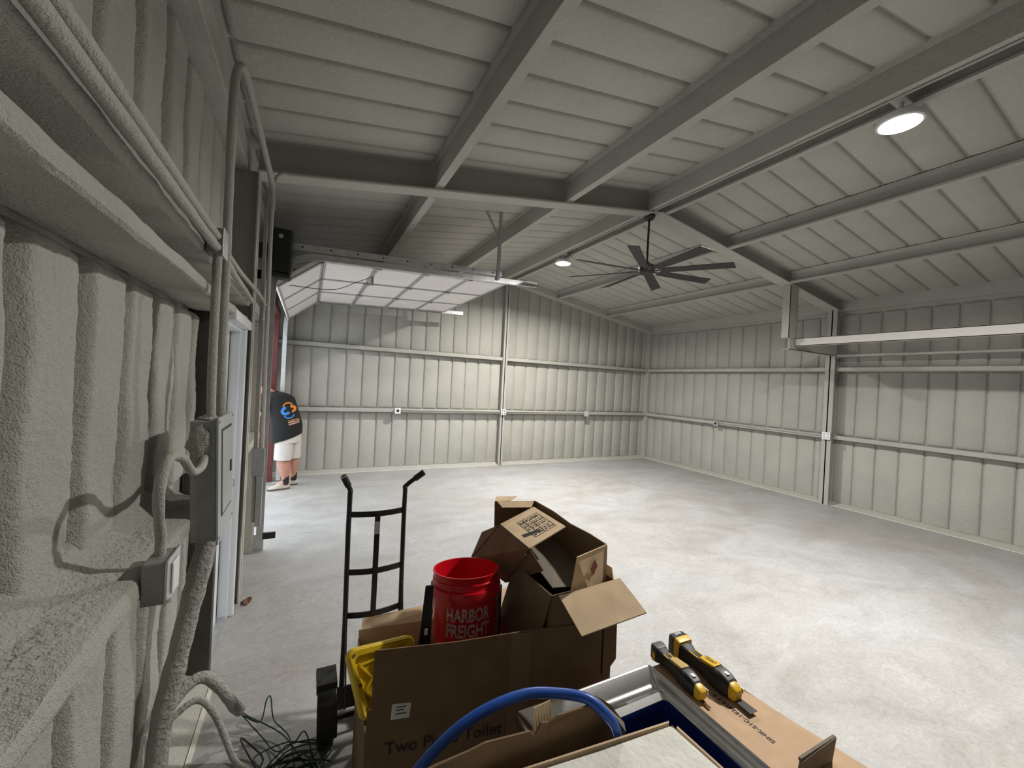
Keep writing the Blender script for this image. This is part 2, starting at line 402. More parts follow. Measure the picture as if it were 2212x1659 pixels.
# rough foam fillet lying on top of the ledge
mb = MB(); rings = []
for i in range(81):
    y = YP+(2.28-YP)*i/80; a = .012*noise.noise((y*7, 1.2, 0))
    rings.append([(-.57, y, 1.16), (XL-.03+a, y, 1.160), (XL-.05+a, y, 1.172+a*.5), (-.50, y, 1.185+a), (-.53, y, 1.22+a*1.5), (-.57, y, 1.26)])
mb.loft(rings); build(mb, 'foam_fillet', 'foam_rough', wl, smooth=True)
foam_beam(wl, 'door_header', YP, 3.50, 2.072, 2.126, XL, -.57)
foam_beam(wl, 'girt', YP, 2.42, 2.232, 2.300, XL-.015, -.57)
foam_beam(wl, 'girt', 2.42, 3.57, 2.232, 2.300, XL-.015, -.57, 'foam')
for z0, z1 in ((1.10, 1.165), (2.232, 2.30)): girt(wl, 3.78, 4.58, z0, z1, 'y', XL, -.57)
build(MB().box((-.60, YB, 3.255), (-.46, YF+.05, 3.42)), 'eave_strut', 'foam', wl, bev=.006)
mb = MB(); mb.box((-.58, 2.795, 0), (-.425, 2.855, 2.07)); build(mb, 'door_stud', mat('shaded_stud_grey', (.055, .05, .043), .6, var=.2, vscale=12), wl, bev=.004)  # near stud faces away from the lamps; its shade is put into this near-black
mb = MB(); mb.box((-.58, 3.465, 0), (-.405, 3.52, 2.07)); build(mb, 'door_stud', 'foam', wl, bev=.004)
# back wall behind the camera
mb = MB(); mb.prism([(-.70, YB-.1, -.1), (8.15, YB-.1, -.1), (8.15, YB-.1, 3.6), (XRG, YB-.1, 4.35), (-.70, YB-.1, 3.6)], (0, .1, 0))
wb = build(mb, 'wall_back', 'foam'); tag(wb, 'grey foam gable wall behind the viewpoint', kind='structure')

# --- ceiling ---------------------------------------------------------------------
CO, COR = .22, .155      # depth of the foam surface above the purlin flanges, left and right slope
mb = MB()
slopebar(mb, -.75, XRG, YB-.15, YF+.3, CO+.03, CO+.12, zl); slopebar(mb, XRG, 8.2, YB-.15, YF+.3, COR+.03, CO+.12, zr)
ce = build(mb, 'ceiling', 'foam'); tag(ce, 'low pitched grey foam ceiling between steel purlins', kind='structure')
cs = math.cos(math.atan(.16)); sn = math.sin(math.atan(.16))
bays = ((YB, 3.58), (3.78, YF))
for x0, x1, side in ((-.44, .93, 0), (.985, 2.32, 0), (2.375, 3.49, 0), (3.85, 4.955, 1), (5.01, 6.395, 1), (6.45, 7.93, 1)):
    L = (x1-x0)/cs
    for y0, y1 in bays:
        gs = grooves(max(y0, YP), y1, 2.018 if side == 0 else 1.375)
        for a, b in zip(gs, gs[1:]):
            if b-a < .04: continue
            me = foam_mesh(b-a-GW, L, .03)
            if side == 0: panel(me, (x0, a+GW/2, zl(x0)+CO), (0, 1, 0), (cs, 0, sn), ce)
            else: panel(me, (x1, b-GW/2, zr(x1)+COR), (0, -1, 0), (-cs, 0, sn), ce)
def purlin(x, wd=.072, flip=False, webw=.03):
    # Z purlins: flange points up the slope; left slope web on the left, right slope web on the right
    for y0, y1 in bays:
        mb = MB(); z = zb(x+wd/2)
        if not flip: prof = [(x, z), (x+wd, z), (x+wd, z+.022), (x+wd-.005, z+.022), (x+wd-.005, z+.012), (x+webw, z+.014), (x+webw, z+CO-.03), (x+webw+.03, z+CO+.02), (x-.03, z+CO+.02), (x, z+CO-.03)]
        else: prof = [(x, z), (x+wd, z), (x+wd, z+COR-.03), (x+wd+.03, z+COR+.02), (x+wd-webw-.03, z+COR+.02), (x+wd-webw, z+COR-.03), (x+wd-webw, z+.014), (x+.005, z+.012), (x+.005, z+.024), (x, z+.024)]
        mb.prism([(q[0], y0, q[1]) for q in prof], (0, y1-y0, 0)); build(mb, 'purlin', 'foam', ce, bev=.003)
for x in (.94, 2.33): purlin(x)
for x in (4.945, 6.39): purlin(x, .078, True)
purlin(3.49, .05); purlin(3.765, .06, True)

# --- middle steel frame ------------------------------------------------------------
fr = thing('steel_frame', (XRG, 3.68, 0), 'grey steel frame of two columns and sloping rafters across the middle of the hall', kind='structure')
for x0, x1, f in ((-.40, XRG, zl), (XRG, 7.885, zr)):
    mb = MB(); slopebar(mb, x0, x1, 3.58, 3.76, -.008, .010, f); slopebar(mb, x0, x1, 3.665, 3.695, 0, CO+.05, f)
    build(mb, 'rafter', 'foam', fr, bev=.004)
mb = MB(); icol(mb, XR-.07, 3.66, 0, 3.28, 'x-', .14, .23); build(mb, 'column', 'foam', fr, bev=.003)
mb = MB(); icol(mb, XL, 3.68, 0, 3.27, 'x+', .16, .19); build(mb, 'column', 'foam', fr, bev=.003)

# --- pale slab edge lines and foam toe along the walls --------------------------------
def toe(name, label, pts):
    t = build(MB().prism(pts[0], pts[1]), name, 'foam'); tag(t, label, kind='structure'); return t
t = toe('baseboard_far', 'sloped foam toe with a pale edge line along the far wall', ([(-.5, YF+.005, 0), (-.5, YF+.15, 0), (-.5, YF+.15, .05), (-.5, YF+.10, .035)], (8.45, 0, 0)))
build(MB().box((-.5, YF-.010, 0), (XR, YF+.006, .006)), 'edge_strip', 'edge', t)
t = toe('baseboard_right', 'sloped foam toe with a pale edge line along the right wall', ([(XR+.005, YB, 0), (XR+.15, YB, 0), (XR+.15, YB, .05), (XR+.10, YB, .035)], (0, YF-YB, 0)))
build(MB().box((XR-.010, YB, 0), (XR+.006, YF, .007)), 'edge_strip', 'edge', t)
t = toe('baseboard_left', 'uneven foam toe with a pale edge line along the left wall', ([(XL-.02, YB, 0), (-.57, YB, 0), (-.57, YB, .06), (-.50, YB, .03)], (0, 2.79-YB, 0)))
build(MB().box((XL-.02, YB, 0), (XL, 2.79, .006)), 'edge_strip', 'edge', t)

# ================================================================== FIXTURES
def ridge_light(y, z, label):
    c = Vector((3.70, y, z)); t = thing('ceiling_light', c, label, 'light', 'round lamps along the ridge')
    mb = MB(); mb.lathe([(.001, .075), (.06, .075), (.075, .05), (.125, .045), (.135, .02), (.132, .0), (.118, -.004)], c, n=40); build(mb, 'housing', 'white_paint', t, True)
    mb = MB(); mb.tube([c+Vector((0, 0, .07)), c+Vector((0, 0, .16))], .018, 10); mb.box(c+Vector((-.20, -.04, .15)), c+Vector((.12, .04, .162))); build(mb, 'mount', 'white_paint', t)
    mb = MB(); mb.lathe([(.118, -.003), (.08, -.008), (.04, -.010), (.001, -.0105)], c, n=40); build(mb, 'lens', 'lens', t, True)
    ld = bpy.data.lights.new('lamp', 'AREA'); ld.shape = 'DISK'; ld.size = .23; ld.energy = LAMP_W; ld.spread = math.radians(LAMP_SPREAD); ld.color = (1, .965, .91)
    lo = bpy.data.objects.new('lamp', ld); C.objects.link(lo); lo.parent = t; lo.location = (0, 0, -.014)
    return t
ridge_light(1.38, 3.755, 'large glowing round lamp under the ridge, nearer the viewer')
ridge_light(5.66, 3.785, 'small glowing round lamp under the ridge, beyond the fan by the far wall')

# ceiling fan
fc = Vector((3.62, 3.69, 3.20))
fan = thing('ceiling_fan', fc, 'black eight-blade ceiling fan hanging from the ridge on a long rod', 'fan')
mb = MB(); mb.lathe([(.001, .71), (.065, .71), (.07, .66), (.05, .63), (.02, .62)], fc, n=24); build(mb, 'canopy', 'fan_black', fan, True)
build(MB().tube([fc+Vector((0, 0, .08)), fc+Vector((0, 0, .63))], .013, 12), 'downrod', 'fan_black', fan, True)
mb = MB(); mb.lathe([(.001, .11), (.03, .11), (.035, .085), (.085, .075), (.095, .05), (.095, -.005), (.075, -.03), (.001, -.035)], fc, n=28); build(mb, 'motor_housing', 'fan_black', fan, True)
for k in range(8):
    a = math.radians(-8+45*k); d = Vector((math.cos(a), math.sin(a), 0)); s = Vector((-d.y, d.x, 0)); tw = math.radians(-13)
    cw = s*math.cos(tw)+Vector((0, 0, 1))*math.sin(tw); n = d.cross(cw)
    mb = MB(); prof = [(.17, .052), (.55, .060), (.93, .066)]
    mb.prism([fc+d*r-cw*w_ for r, w_ in prof]+[fc+d*(r+(.03 if r > .9 else 0))+cw*w_ for r, w_ in prof[::-1]], n*.006)
    b = build(mb, 'blade', 'fan_black', fan)
    build(MB().bar(fc+d*.07, fc+d*.22+n*.008, .035, .006), 'bracket', 'fan_black', b)

# loft frame at the right wall
lf = thing('loft_frame', (6.55, 3.6, 2.55), 'pale steel channel loft frame hung from the rafter at the right', 'frame')
mb = MB(); mb.box((6.45, 3.585, 2.66), (6.645, 3.60, 3.46)); mb.box((6.45, 3.585, 2.66), (6.462, 3.70, 3.46)); mb.box((6.633, 3.585, 2.66), (6.645, 3.70, 3.46)); build(mb, 'hanger_post', 'foam', lf, bev=.003)
mb = MB(); mb.box((6.62, YB, 2.545), (6.635, 3.58, 2.665)); mb.box((6.62, YB, 2.545), (6.70, 3.58, 2.557)); mb.box((6.62, YB, 2.653), (6.70, 3.58, 2.665)); mb.box((6.69, YB, 2.545), (6.70, 3.58, 2.575)); build(mb, 'beam', mat('pale_steel', (.60, .585, .55), .6), lf, bev=.002)
mb = MB(); mb.box((6.50, 3.60, 2.49), (XR, 3.615, 2.66)); mb.box((6.50, 3.60, 2.49), (XR, 3.70, 2.502)); build(mb, 'return_beam', 'foam', lf, bev=.002)
build(MB().box((7.78, YB, 2.47), (XR+.1, 3.56, 2.50)), 'ledger', 'foam', lf, bev=.003)

# ------------------------------------------------------------------ overhead garage door
YN, YE = 4.66, 7.38
gd = thing('garage_door', (-.33, YN, 0), 'white sectional overhead door rolled open under the roof', 'garage door')
zt = lambda x: 2.935+.045*(x-.10)
pts = [Vector((-.315, 0, 2.60)), Vector((.10, 0, 2.935))]+[Vector((.10+.535*k, 0, zt(.10+.535*k))) for k in range(1, 5)]
for k in range(5):
    a, b = pts[k], pts[k+1]; d = (b-a).normalized(); n = Vector((d.z, 0, -d.x))   # n points down/inside
    q = lambda s, y, o: a+d*s+Vector((0, y, 0))+n*o
    L = (b-a).length
    mb = MB(); mb.add([q(s, y, o) for o in (-.04, 0) for y in (YN, YE) for s in (.004, L-.004)], [(0, 2, 3, 1), (4, 5, 7, 6), (0, 1, 5, 4), (2, 6, 7, 3), (0, 4, 6, 2), (1, 3, 7, 5)])
    s_ = build(mb, 'door_section', 'door_panel', gd)
    for i in range(4):
        yc = YN+.03+(YE-YN-.06)*i/3; wd = .022 if i in (1, 2) else .03
        mb = MB(); mb.add([q(s, y, o) for o in (-.002, .012) for y in (yc-wd, yc+wd) for s in (.006, L-.006)], [(0, 2, 3, 1), (4, 5, 7, 6), (0, 1, 5, 4), (2, 6, 7, 3), (0, 4, 6, 2), (1, 3, 7, 5)])
        build(mb, 'stile', 'stile', s_)
        if k < 4:
            mb = MB(); mb.add([q(L+s, yc+y, .012+o) for o in (0, .014) for y in (-.03, .03) for s in (-.045, .045)], [(0, 2, 3, 1), (4, 5, 7, 6), (0, 1, 5, 4), (2, 6, 7, 3), (0, 4, 6, 2), (1, 3, 7, 5)])
            build(mb, 'hinge', 'stile', s_)
    for s0 in (.006, L-.028):
        mb = MB(); mb.add([q(s, y, o) for o in (-.002, .006) for y in (YN+.01, YE-.01) for s in (s0, s0+.022)], [(0, 2, 3, 1), (4, 5, 7, 6), (0, 1, 5, 4), (2, 6, 7, 3), (0, 4, 6, 2), (1, 3, 7, 5)])
        build(mb, 'rail', 'stile', s_)
def track(y, side):
    # galvanised channel: vertical run, quarter bend, long sloping run
    path = [Vector((-.345, y, .02)), Vector((-.345, y, 2.45))]
    for i in range(1, 9):
        an = math.pi/2*i/8; path.append(Vector((-.345+.42*(1-math.cos(an)), y, 2.55+.42*math.sin(an)*.93)))
    path.append(Vector((2.62, y, 3.055)))
    mb = MB(); rings = []
    for i, q in enumerate(path):
        t = (path[min(i+1, len(path)-1)]-path[max(i-1, 0)]).normalized(); n = Vector((t.z, 0, -t.x)); yv = Vector((0, 1, 0))
        rings.append([q+n*.03-yv*.012, q-n*.03-yv*.012, q-n*.03+yv*.012*side+yv*.012, q-n*.026+yv*.012*side+yv*.012, q-n*.026-yv*.008, q+n*.026-yv*.008, q+n*.026+yv*.012*side+yv*.012, q+n*.03+yv*.012*side+yv*.012])
    mb.loft(rings); return build(mb, 'track', 'galv', gd)
for y, s in ((YN-.05, 1), (YE+.05, 1)): track(y, s)
mb = MB()   # punched angle carrying the near track
mb.add([(x, y, zt(x)+.05+o) for o in (0, .065) for y in (YN-.075, YN-.070) for x in (-.20, 2.1)], [(0, 2, 3, 1), (4, 5, 7, 6), (0, 1, 5, 4), (2, 6, 7, 3), (0, 4, 6, 2), (1, 3, 7, 5)])
an = build(mb, 'track_angle', 'galv', gd)
for i in range(9):
    x = -.1+i*.26; build(MB().tube([(x, YN-.079, zt(x)+.085), (x, YN-.072, zt(x)+.085)], .009, 8), 'bolt', 'dark_gap', an)
mb = MB(); mb.add([(x, y, zt(x)+.04+o) for o in (0, .05) for y in (YE+.07, YE+.075) for x in (-.20, 2.1)], [(0, 2, 3, 1), (4, 5, 7, 6), (0, 1, 5, 4), (2, 6, 7, 3), (0, 4, 6, 2), (1, 3, 7, 5)]); build(mb, 'track_angle', 'galv', gd)
for y in (YN-.08, YE+.08):
    mb = MB(); mb.box((2.03, y-.016, 3.03), (2.065, y+.016, zl(2.05)+CO+.02)); h = build(mb, 'hanger', 'stile', gd)
    build(MB().bar((2.05, y, zl(2.05)-.12), (1.86, y, zl(1.86)+CO), .03, .004, (0, 1, 0)), 'brace', 'stile', h)
build(MB().tube([(-.33, YN-.30, 2.92), (-.33, YE+.12, 2.92)], .0127, 10), 'torsion_shaft', 'galv', gd, True)
cord = catmull([(-.20, 4.62, 2.62), (.2, 4.75, 2.66), (.45, 4.85, 2.80), (.62, 4.9, 2.90)], 6)
build(MB().tube(cord, .004, 6), 'pull_cord', 'dark_gap', gd)
build(MB().box((.60, 4.88, 2.80), (.63, 4.92, 2.90)), 'cord_tag', 'chip', gd)

# door jambs in red primer
dj = thing('trim_1', (-.45, 4.6, 0), 'red primed steel jambs and header around the overhead door opening', kind='structure')
build(MB().box((-.70, YN-.10, 0), (-.40, YN-.02, 2.72)), 'jamb', 'foam', dj, bev=.003)
build(MB().box((-.58, YN-.02, 0), (-.42, YN+.0, 2.70)), 'jamb_lining', 'red_iron', dj)
build(MB().box((-.70, YE+.015, 0), (-.43, YE+.09, 2.72)), 'jamb', 'red_iron', dj, bev=.003)
build(MB().box((-.70, YN-.10, 2.63), (-.42, YE+.09, 2.72)), 'header', 'red_iron', dj, bev=.003)
build(MB().box((-.405, YN-.03, 0), (-.398, YN+.012, 2.66)), 'weather_strip', 'plate_white', dj)

# wall-mounted opener
op = thing('door_opener', (-.25, 4.37, 2.66), 'black wall-mounted door opener high beside the overhead door', 'opener')
mb = MB(); mb.box((-.34, 4.30, 2.66), (-.17, 4.45, 3.08)); build(mb, 'body', 'black_metal', op, bev=.03, seg=3)
mb = MB(); mb.box((-.33, 4.29, 2.62), (-.18, 4.44, 2.665)); build(mb, 'light_cover', 'dark_gap', op, bev=.015)
build(MB().tube([(-.27, 4.302, 3.0), (-.27, 4.295, 3.0)], .02, 14), 'knob', 'galv', op)
build(MB().box((-.545, 4.33, 2.80), (-.33, 4.42, 2.92)), 'bracket', 'black_metal', op)

# safety sensor near the floor
ps = thing('door_sensor', (-.28, 4.60, .10), 'small black safety sensor low on the near door track', 'sensor')
build(MB().box((-.32, 4.585, .11), (-.21, 4.62, .17)), 'body', 'black_metal', ps, bev=.005)
build(MB().box((-.42, 4.59, .0), (-.31, 4.605, .16)), 'bracket', 'galv', ps)

# ------------------------------------------------------------------ walk door
wd = thing('door_1', (-.45, 2.86, 0), 'white entry door in a white frame behind the breaker panel', kind='structure')
build(MB().box((-.60, 2.85, .02), (-.49, 3.41, 2.03)), 'door_leaf', 'door_white', wd, bev=.004)
build(MB().box((-.60, 3.40, 0), (-.43, 3.43, 2.06)), 'jamb', 'door_white', wd, bev=.003)
mb = MB(); mb.box((-.47, 3.425, 0), (-.395, 3.465, 2.10)); build(mb, 'casing', 'door_white', wd, bev=.01)
mb = MB(); mb.box((-.47, 2.80, 2.045), (-.375, 3.50, 2.105)); build(mb, 'head_casing', 'white_paint', wd, bev=.008)
build(MB().box((-.60, 2.86, 2.02), (-.42, 3.43, 2.06)), 'head', 'door_white', wd, bev=.003)
build(MB().box((-.60, 2.86, 0), (-.435, 3.42, .025)), 'threshold', 'galv', wd, bev=.004)
build(MB().box((-.492, 3.388, .03), (-.487, 3.40, 2.02)), 'weather_strip', 'dark_gap', wd)
mb = MB(); mb.lathe([(.001, 0), (.03, .0), (.03, .012), (.012, .016), (.012, .045), (.026, .055), (.028, .075), (.001, .082)], (-.49, 3.32, .98), (1, 0, 0), 16); build(mb, 'knob', 'galv', wd, True)

# ------------------------------------------------------------------ electrical
def shear(v): return Vector((v[0]+(1.55-v[2])*.036, v[1], v[2]))
bp = thing('breaker_panel', (-.35, 2.11, 1.07), 'grey electrical breaker panel with a hinged cover beside the white door', 'breaker panel')
mb = MB().box((-.398, 1.96, 1.07), (-.312, 2.28, 1.548)); mb.v = [shear(v) for v in mb.v]; build(mb, 'cabinet', 'grey_box', bp, bev=.004)
mb = MB().box((-.312, 1.95, 1.055), (-.304, 2.295, 1.562)); mb.v = [shear(v) for v in mb.v]; cv = build(mb, 'cover', 'grey_cover', bp, bev=.002)
mb = MB().box((-.304, 2.02, 1.16), (-.300, 2.235, 1.50)); mb.v = [shear(v) for v in mb.v]; dr = build(mb, 'cover_door', 'grey_cover', cv, bev=.0015)
for a, b in (((2.012, 1.15), (2.018, 1.51)), ((2.237, 1.15), (2.243, 1.51)), ((2.012, 1.502), (2.243, 1.51)), ((2.012, 1.15), (2.243, 1.158))):
    mb = MB().box((-.3045, a[0], a[1]), (-.3025, b[0], b[1])); mb.v = [shear(v) for v in mb.v]; build(mb, 'gap_line', 'dark_gap', cv)
mb = MB().box((-.301, 2.19, 1.30), (-.296, 2.215, 1.35)); mb.v = [shear(v) for v in mb.v]; build(mb, 'latch', 'dark_gap', cv, bev=.002)
for y, z in ((1.965, 1.545), (1.965, 1.08), (2.28, 1.545), (2.28, 1.08)):
    c = shear(Vector((-.304, y, z))); build(MB().tube([c, c+Vector((.004, 0, 0))], .006, 10), 'screw', 'galv', cv)
def blob(c, r, seed, sq=(1, 1, 1), amp=.35, n=14):
    mb = MB(); rings = []
    for i in range(1, n):
        th = math.pi*i/n; ring = []
        for j in range(18):
            ph = 2*math.pi*j/18; d = Vector((math.sin(th)*math.cos(ph), math.sin(th)*math.sin(ph), math.cos(th)))
            rr = r*(1+amp*noise.noise(d*2.2+Vector((seed, 0, 0)))+.12*noise.noise(d*7+Vector((seed, 3, 0))))
            ring.append(Vector(c)+Vector((d.x*sq[0], d.y*sq[1], d.z*sq[2]))*rr)
        rings.append(ring)
    mb.loft(rings); return mb
build(blob((-.365, 1.962, 1.465), .052, 3, (.75, .30, 1.35)), 'foam_overspray', 'foam_rough', bp, True)
build(blob((-.358, 2.08, 1.550), .04, 8, (.8, 2.2, .30)), 'foam_overspray', 'foam_rough', bp, True)
def foamtube(name, pts, r, label, cat='conduit', m='foam_near', amp=.12, n=12, k=10, group=None, straight=False):
    P = catmull(pts, k); rs = [r*(1+amp*noise.noise(q*17)) for q in P]
    o = build(MB().tube(P, rs, n), name, m, None, True, origin=P[0]); return tag(o, label, cat, group)
foamtube('cable', [(-.345, 1.955, 1.405), (-.335, 1.86, 1.39), (-.33, 1.70, 1.405), (-.335, 1.58, 1.475), (-.34, 1.46, 1.495), (-.345, 1.41, 1.42), (-.352, 1.45, 1.33), (-.358, 1.50, 1.26), (-.360, 1.51, 1.205)], .0135, 'foam coated cable looping from the breaker panel down to the wall socket', 'cable')
foamtube('conduit', [(-.345, 2.05, 1.53), (-.352, 2.06, 1.7), (-.355, 2.07, 2.0), (-.358, 2.09, 2.245)], .0165, 'foam coated conduit rising from the breaker panel to the square junction box', 'conduit')
foamtube('conduit', [(-.335, 2.20, 1.54), (-.345, 2.22, 1.75), (-.352, 2.25, 2.1), (-.36, 2.28, 2.6), (-.362, 2.29, 3.0), (-.355, 2.31, 3.16), (-.34, 2.40, 3.225), (-.33, 2.7, 3.225), (-.315, 3.1, 3.20), (-.297, 3.38, 3.15), (-.288, 3.47, 3.09), (-.285, 3.50, 2.95)], .0185, 'tall foam coated conduit that climbs from the breaker panel and bends along the eave', 'conduit')
foamtube('conduit', [(-.366, YP, 2.262), (-.366, .4, 2.262), (-.366, 1.2, 2.264), (-.362, 1.8, 2.262), (-.360, 2.07, 2.262)], .017, 'lower of two foam coated conduits running along the upper girt', 'conduit')
foamtube('conduit', [(-.372, YP, 2.312), (-.372, .4, 2.312), (-.372, 1.2, 2.314), (-.368, 1.8, 2.312), (-.360, 2.08, 2.308)], .017, 'upper of two foam coated conduits running along the upper girt', 'conduit')
foamtube('conduit', [(-.365, 2.16, 2.285), (-.37, 2.6, 2.262), (-.37, 3.0, 2.255), (-.372, 3.42, 2.245)], .015, 'short foam coated conduit sloping from the junction box to the steel column', 'conduit')
foamtube('conduit', [(-.365, 2.16, 2.31), (-.37, 2.7, 2.315), (-.36, 3.1, 2.32), (-.335, 3.42, 2.305), (-.30, 3.50, 2.24)], .013, 'thin foam coated conduit curving into the bundle on the steel column', 'conduit')
foamtube('conduit', [(-.275, 3.54, .62), (-.278, 3.535, 1.2), (-.285, 3.53, 2.2), (-.29, 3.53, 3.0), (-.285, 3.535, 3.15), (-.24, 3.545, zl(-.24)-.03), (-.1, 3.55, zl(-.1)-.025), (.8, 3.55, zl(.8)-.022), (2.0, 3.55, zl(2.0)-.022), (3.55, 3.55, zl(3.55)-.022)], .014, 'long conduit climbing the steel column and following the rafter to the ridge', 'conduit', 'foam', .05)
foamtube('conduit', [(-.315, 3.555, .62), (-.32, 3.555, 1.2), (-.325, 3.555, 2.2), (-.325, 3.555, 3.12)], .013, 'straight conduit clipped to the steel column beside the bundle', 'conduit', 'foam', .08)
jb = thing('junction_box', (-.36, 2.115, 2.23), 'small square junction box where conduits meet on the upper girt', 'junction box')
build(MB().box((-.395, 2.07, 2.235), (-.34, 2.17, 2.345)), 'box', 'foam_rough', jb, bev=.006); build(MB().box((-.341, 2.066, 2.231), (-.336, 2.174, 2.349)), 'cover_plate', 'galv', jb, bev=.001)
db = thing('disconnect_box', (-.30, 3.52, .95), 'dark metal box on the conduit bundle of the steel column', 'electrical box')
build(MB().box((-.335, 3.495, .98), (-.255, 3.55, 1.18)), 'box', 'grey_box', db, bev=.004); build(MB().box((-.30, 3.50, .60), (-.262, 3.56, .985)), 'wireway', 'grey_box', db, bev=.003)
# thick pipe from the panel to the slab
foamtube('pipe', [(-.352, 2.16, 1.075), (-.365, 2.155, .95), (-.40, 2.15, .75), (-.44, 2.14, .5), (-.475, 2.13, .28), (-.49, 2.12, .02)], .040, 'thick foam coated pipe bending from the breaker panel down to the slab', 'pipe', 'foam_rough', .1, 16)
foamtube('cable', [(-.47, 2.18, .28), (-.42, 2.24, .33), (-.36, 2.27, .335), (-.30, 2.27, .27), (-.245, 2.30, .15), (-.215, 2.31, .10)], .024, 'fat foam coated cable end arching out of the pipe toward the floor', 'cable', 'foam_rough', .2)
foamtube('cable', [(-.45, 2.12, .28), (-.37, 2.16, .31), (-.31, 2.16, .25), (-.26, 2.16, .12), (-.22, 2.13, .03), (-.18, 2.08, .012), (-.13, 2.02, .012)], .014, 'slim foam coated cable drooping from the pipe across the floor', 'cable', 'foam_rough', .2)

def outlet(c, nrm, label, style, wd_=.075, h=.115, group='wall sockets on the lower girt'):
    c = Vector(c); n = Vector(nrm); s = Vector((0, 0, 1)).cross(n); z = Vector((0, 0, 1))
    t = thing('wall_socket', c-z*h/2, label, 'socket', group)
    build(MB().obox(c-n*.005, s*wd_/2, z*h/2, n*.022), 'box', 'galv', t, bev=.004)
    pl = build(MB().obox(c+n*.019, s*(wd_/2+.004), z*(h/2+.004), n*.003), 'face_plate', 'plate_white' if style != 'dark' else 'grey_cover', t, bev=.002)
    if style in ('round', 'dark'): build(MB().tube([c+n*.022, c+n*.025], .026, 18), 'socket_face', 'dark_gap', pl)
    else:
        for i in (-1, 1):
            for j in (-1, 1): build(MB().obox(c+n*.023+s*i*wd_*.24+z*j*h*.24, s*.014, z*.016, n*.002), 'socket_face', 'dark_gap' if style == 'dim' else 'galv', pl)
outlet((1.55, YF-.02, 1.13), (0, -1, 0), 'white plate with a round black socket, left of the gable column', 'round', .10, .10)
outlet((3.75, YF-.045, 1.135), (0, -1, 0), 'white double socket fixed to the gable column', 'quad', .11, .11)
outlet((5.95, YF-.02, 1.125), (0, -1, 0), 'white double socket on the far wall between gable column and corner', 'quad', .11, .11)
outlet((XR-.02, 5.745, 1.125), (-1, 0, 0), 'grey plate with a round black socket on the right wall', 'dark', .10, .10)
outlet((XR-.092, 3.645, 1.15), (-1, 0, 0), 'white double socket fixed to the right steel column', 'quad', .115, .115)
t = thing('wall_socket', (-.355, 1.51, 1.08), 'weathered metal socket box on the foam ledge at the end of the looping cable', 'socket', 'wall sockets on the lower girt')
build(MB().box((-.385, 1.445, 1.085), (-.33, 1.565, 1.205)), 'box', 'grey_box', t, bev=.005)
f_ = build(MB().box((-.332, 1.44, 1.08), (-.325, 1.57, 1.21)), 'face_plate', 'galv', t, bev=.003)
build(MB().box((-.325, 1.475, 1.10), (-.319, 1.535, 1.19)), 'socket_cover', 'plate_white', f_, bev=.004)
build(MB().tube([(-.325, 1.452, 1.092), (-.316, 1.452, 1.092)], .007, 8), 'screw', 'steel', f_)
for nm, a, b, lab in (('f', (1.61, YF-.012, 1.145), (3.69, YF-.012, 1.145), 'thin conduit along the far girt left of the gable column'), ('g', (3.81, YF-.012, 1.145), (5.89, YF-.012, 1.145), 'thin conduit along the far girt right of the gable column'),
        ('h', (XR-.012, 3.72, 1.145), (XR-.012, 5.69, 1.145), 'thin conduit along the right girt between its two sockets')):
    o = build(MB().tube([a, b], .011, 8), 'conduit', 'foam', None, True, origin=a); tag(o, lab, 'conduit')

# ================================================================== FOREGROUND
# ------------------------------------------------------------------ hand truck
HT = thing('hand_truck', (.40, 2.17, 0), 'black steel hand truck standing upright behind the big cardboard box', 'hand truck')
RY = 2.20
def rail(x, tip, bend):
    P = [(x+.006, RY+.01, .16), (x+.006, RY, .5), (x, RY, .95), (x, RY, 1.145)]
    P = [Vector(q) for q in P]+[Vector(bend)]+[Vector(tip)]
    Q = P[:3]+catmull(P[2:], 8)[1:]
    return Q
for x, bend, tip in ((.222, (.221, RY+.005, 1.175), (.188, RY-.012, 1.245)), (.500, (.507, RY+.005, 1.178), (.592, RY-.01, 1.245))):
    Q = rail(x, tip, bend); r_ = build(MB().tube(Q, .0125, 12), 'side_rail', 'black_metal', HT, True)
    d = (Q[-1]-Q[-3]).normalized(); mb = MB(); mb.tube([Q[-1]-d*.055, Q[-1]+d*.004], .0165, 14); g = build(mb, 'grip', 'dark_gap', HT, True)
    mb = MB(); mb.lathe([(.0095, .0), (.0165, .0), (.0165, .004), (.0095, .004)], Q[-1]+d*.003, d, 16, True); build(mb, 'grip_rim', 'galv', g)
for z, sag in ((1.048, .028), (.752, .028), (.53, .028)):
    P = [(.222+.278*i/8, RY-sag*math.sin(math.pi*i/8), z) for i in range(9)]
    mb = MB(); rings = []
    for q in P: rings.append([(q[0], q[1]-.004, q[2]-.014), (q[0], q[1]+.004, q[2]-.014), (q[0], q[1]+.004, q[2]+.014), (q[0], q[1]-.004, q[2]+.014)])
    mb.loft(rings); build(mb, 'crossbar', 'black_metal', HT)
cb = build(MB().box((.345, RY-.036, .14), (.372, RY-.026, 1.055)), 'centre_bar', 'black_metal', HT, bev=.002)
build(MB().box((.346, RY-.038, .945), (.371, RY-.0365, 1.01)), 'sticker', 'grey_cover', cb)
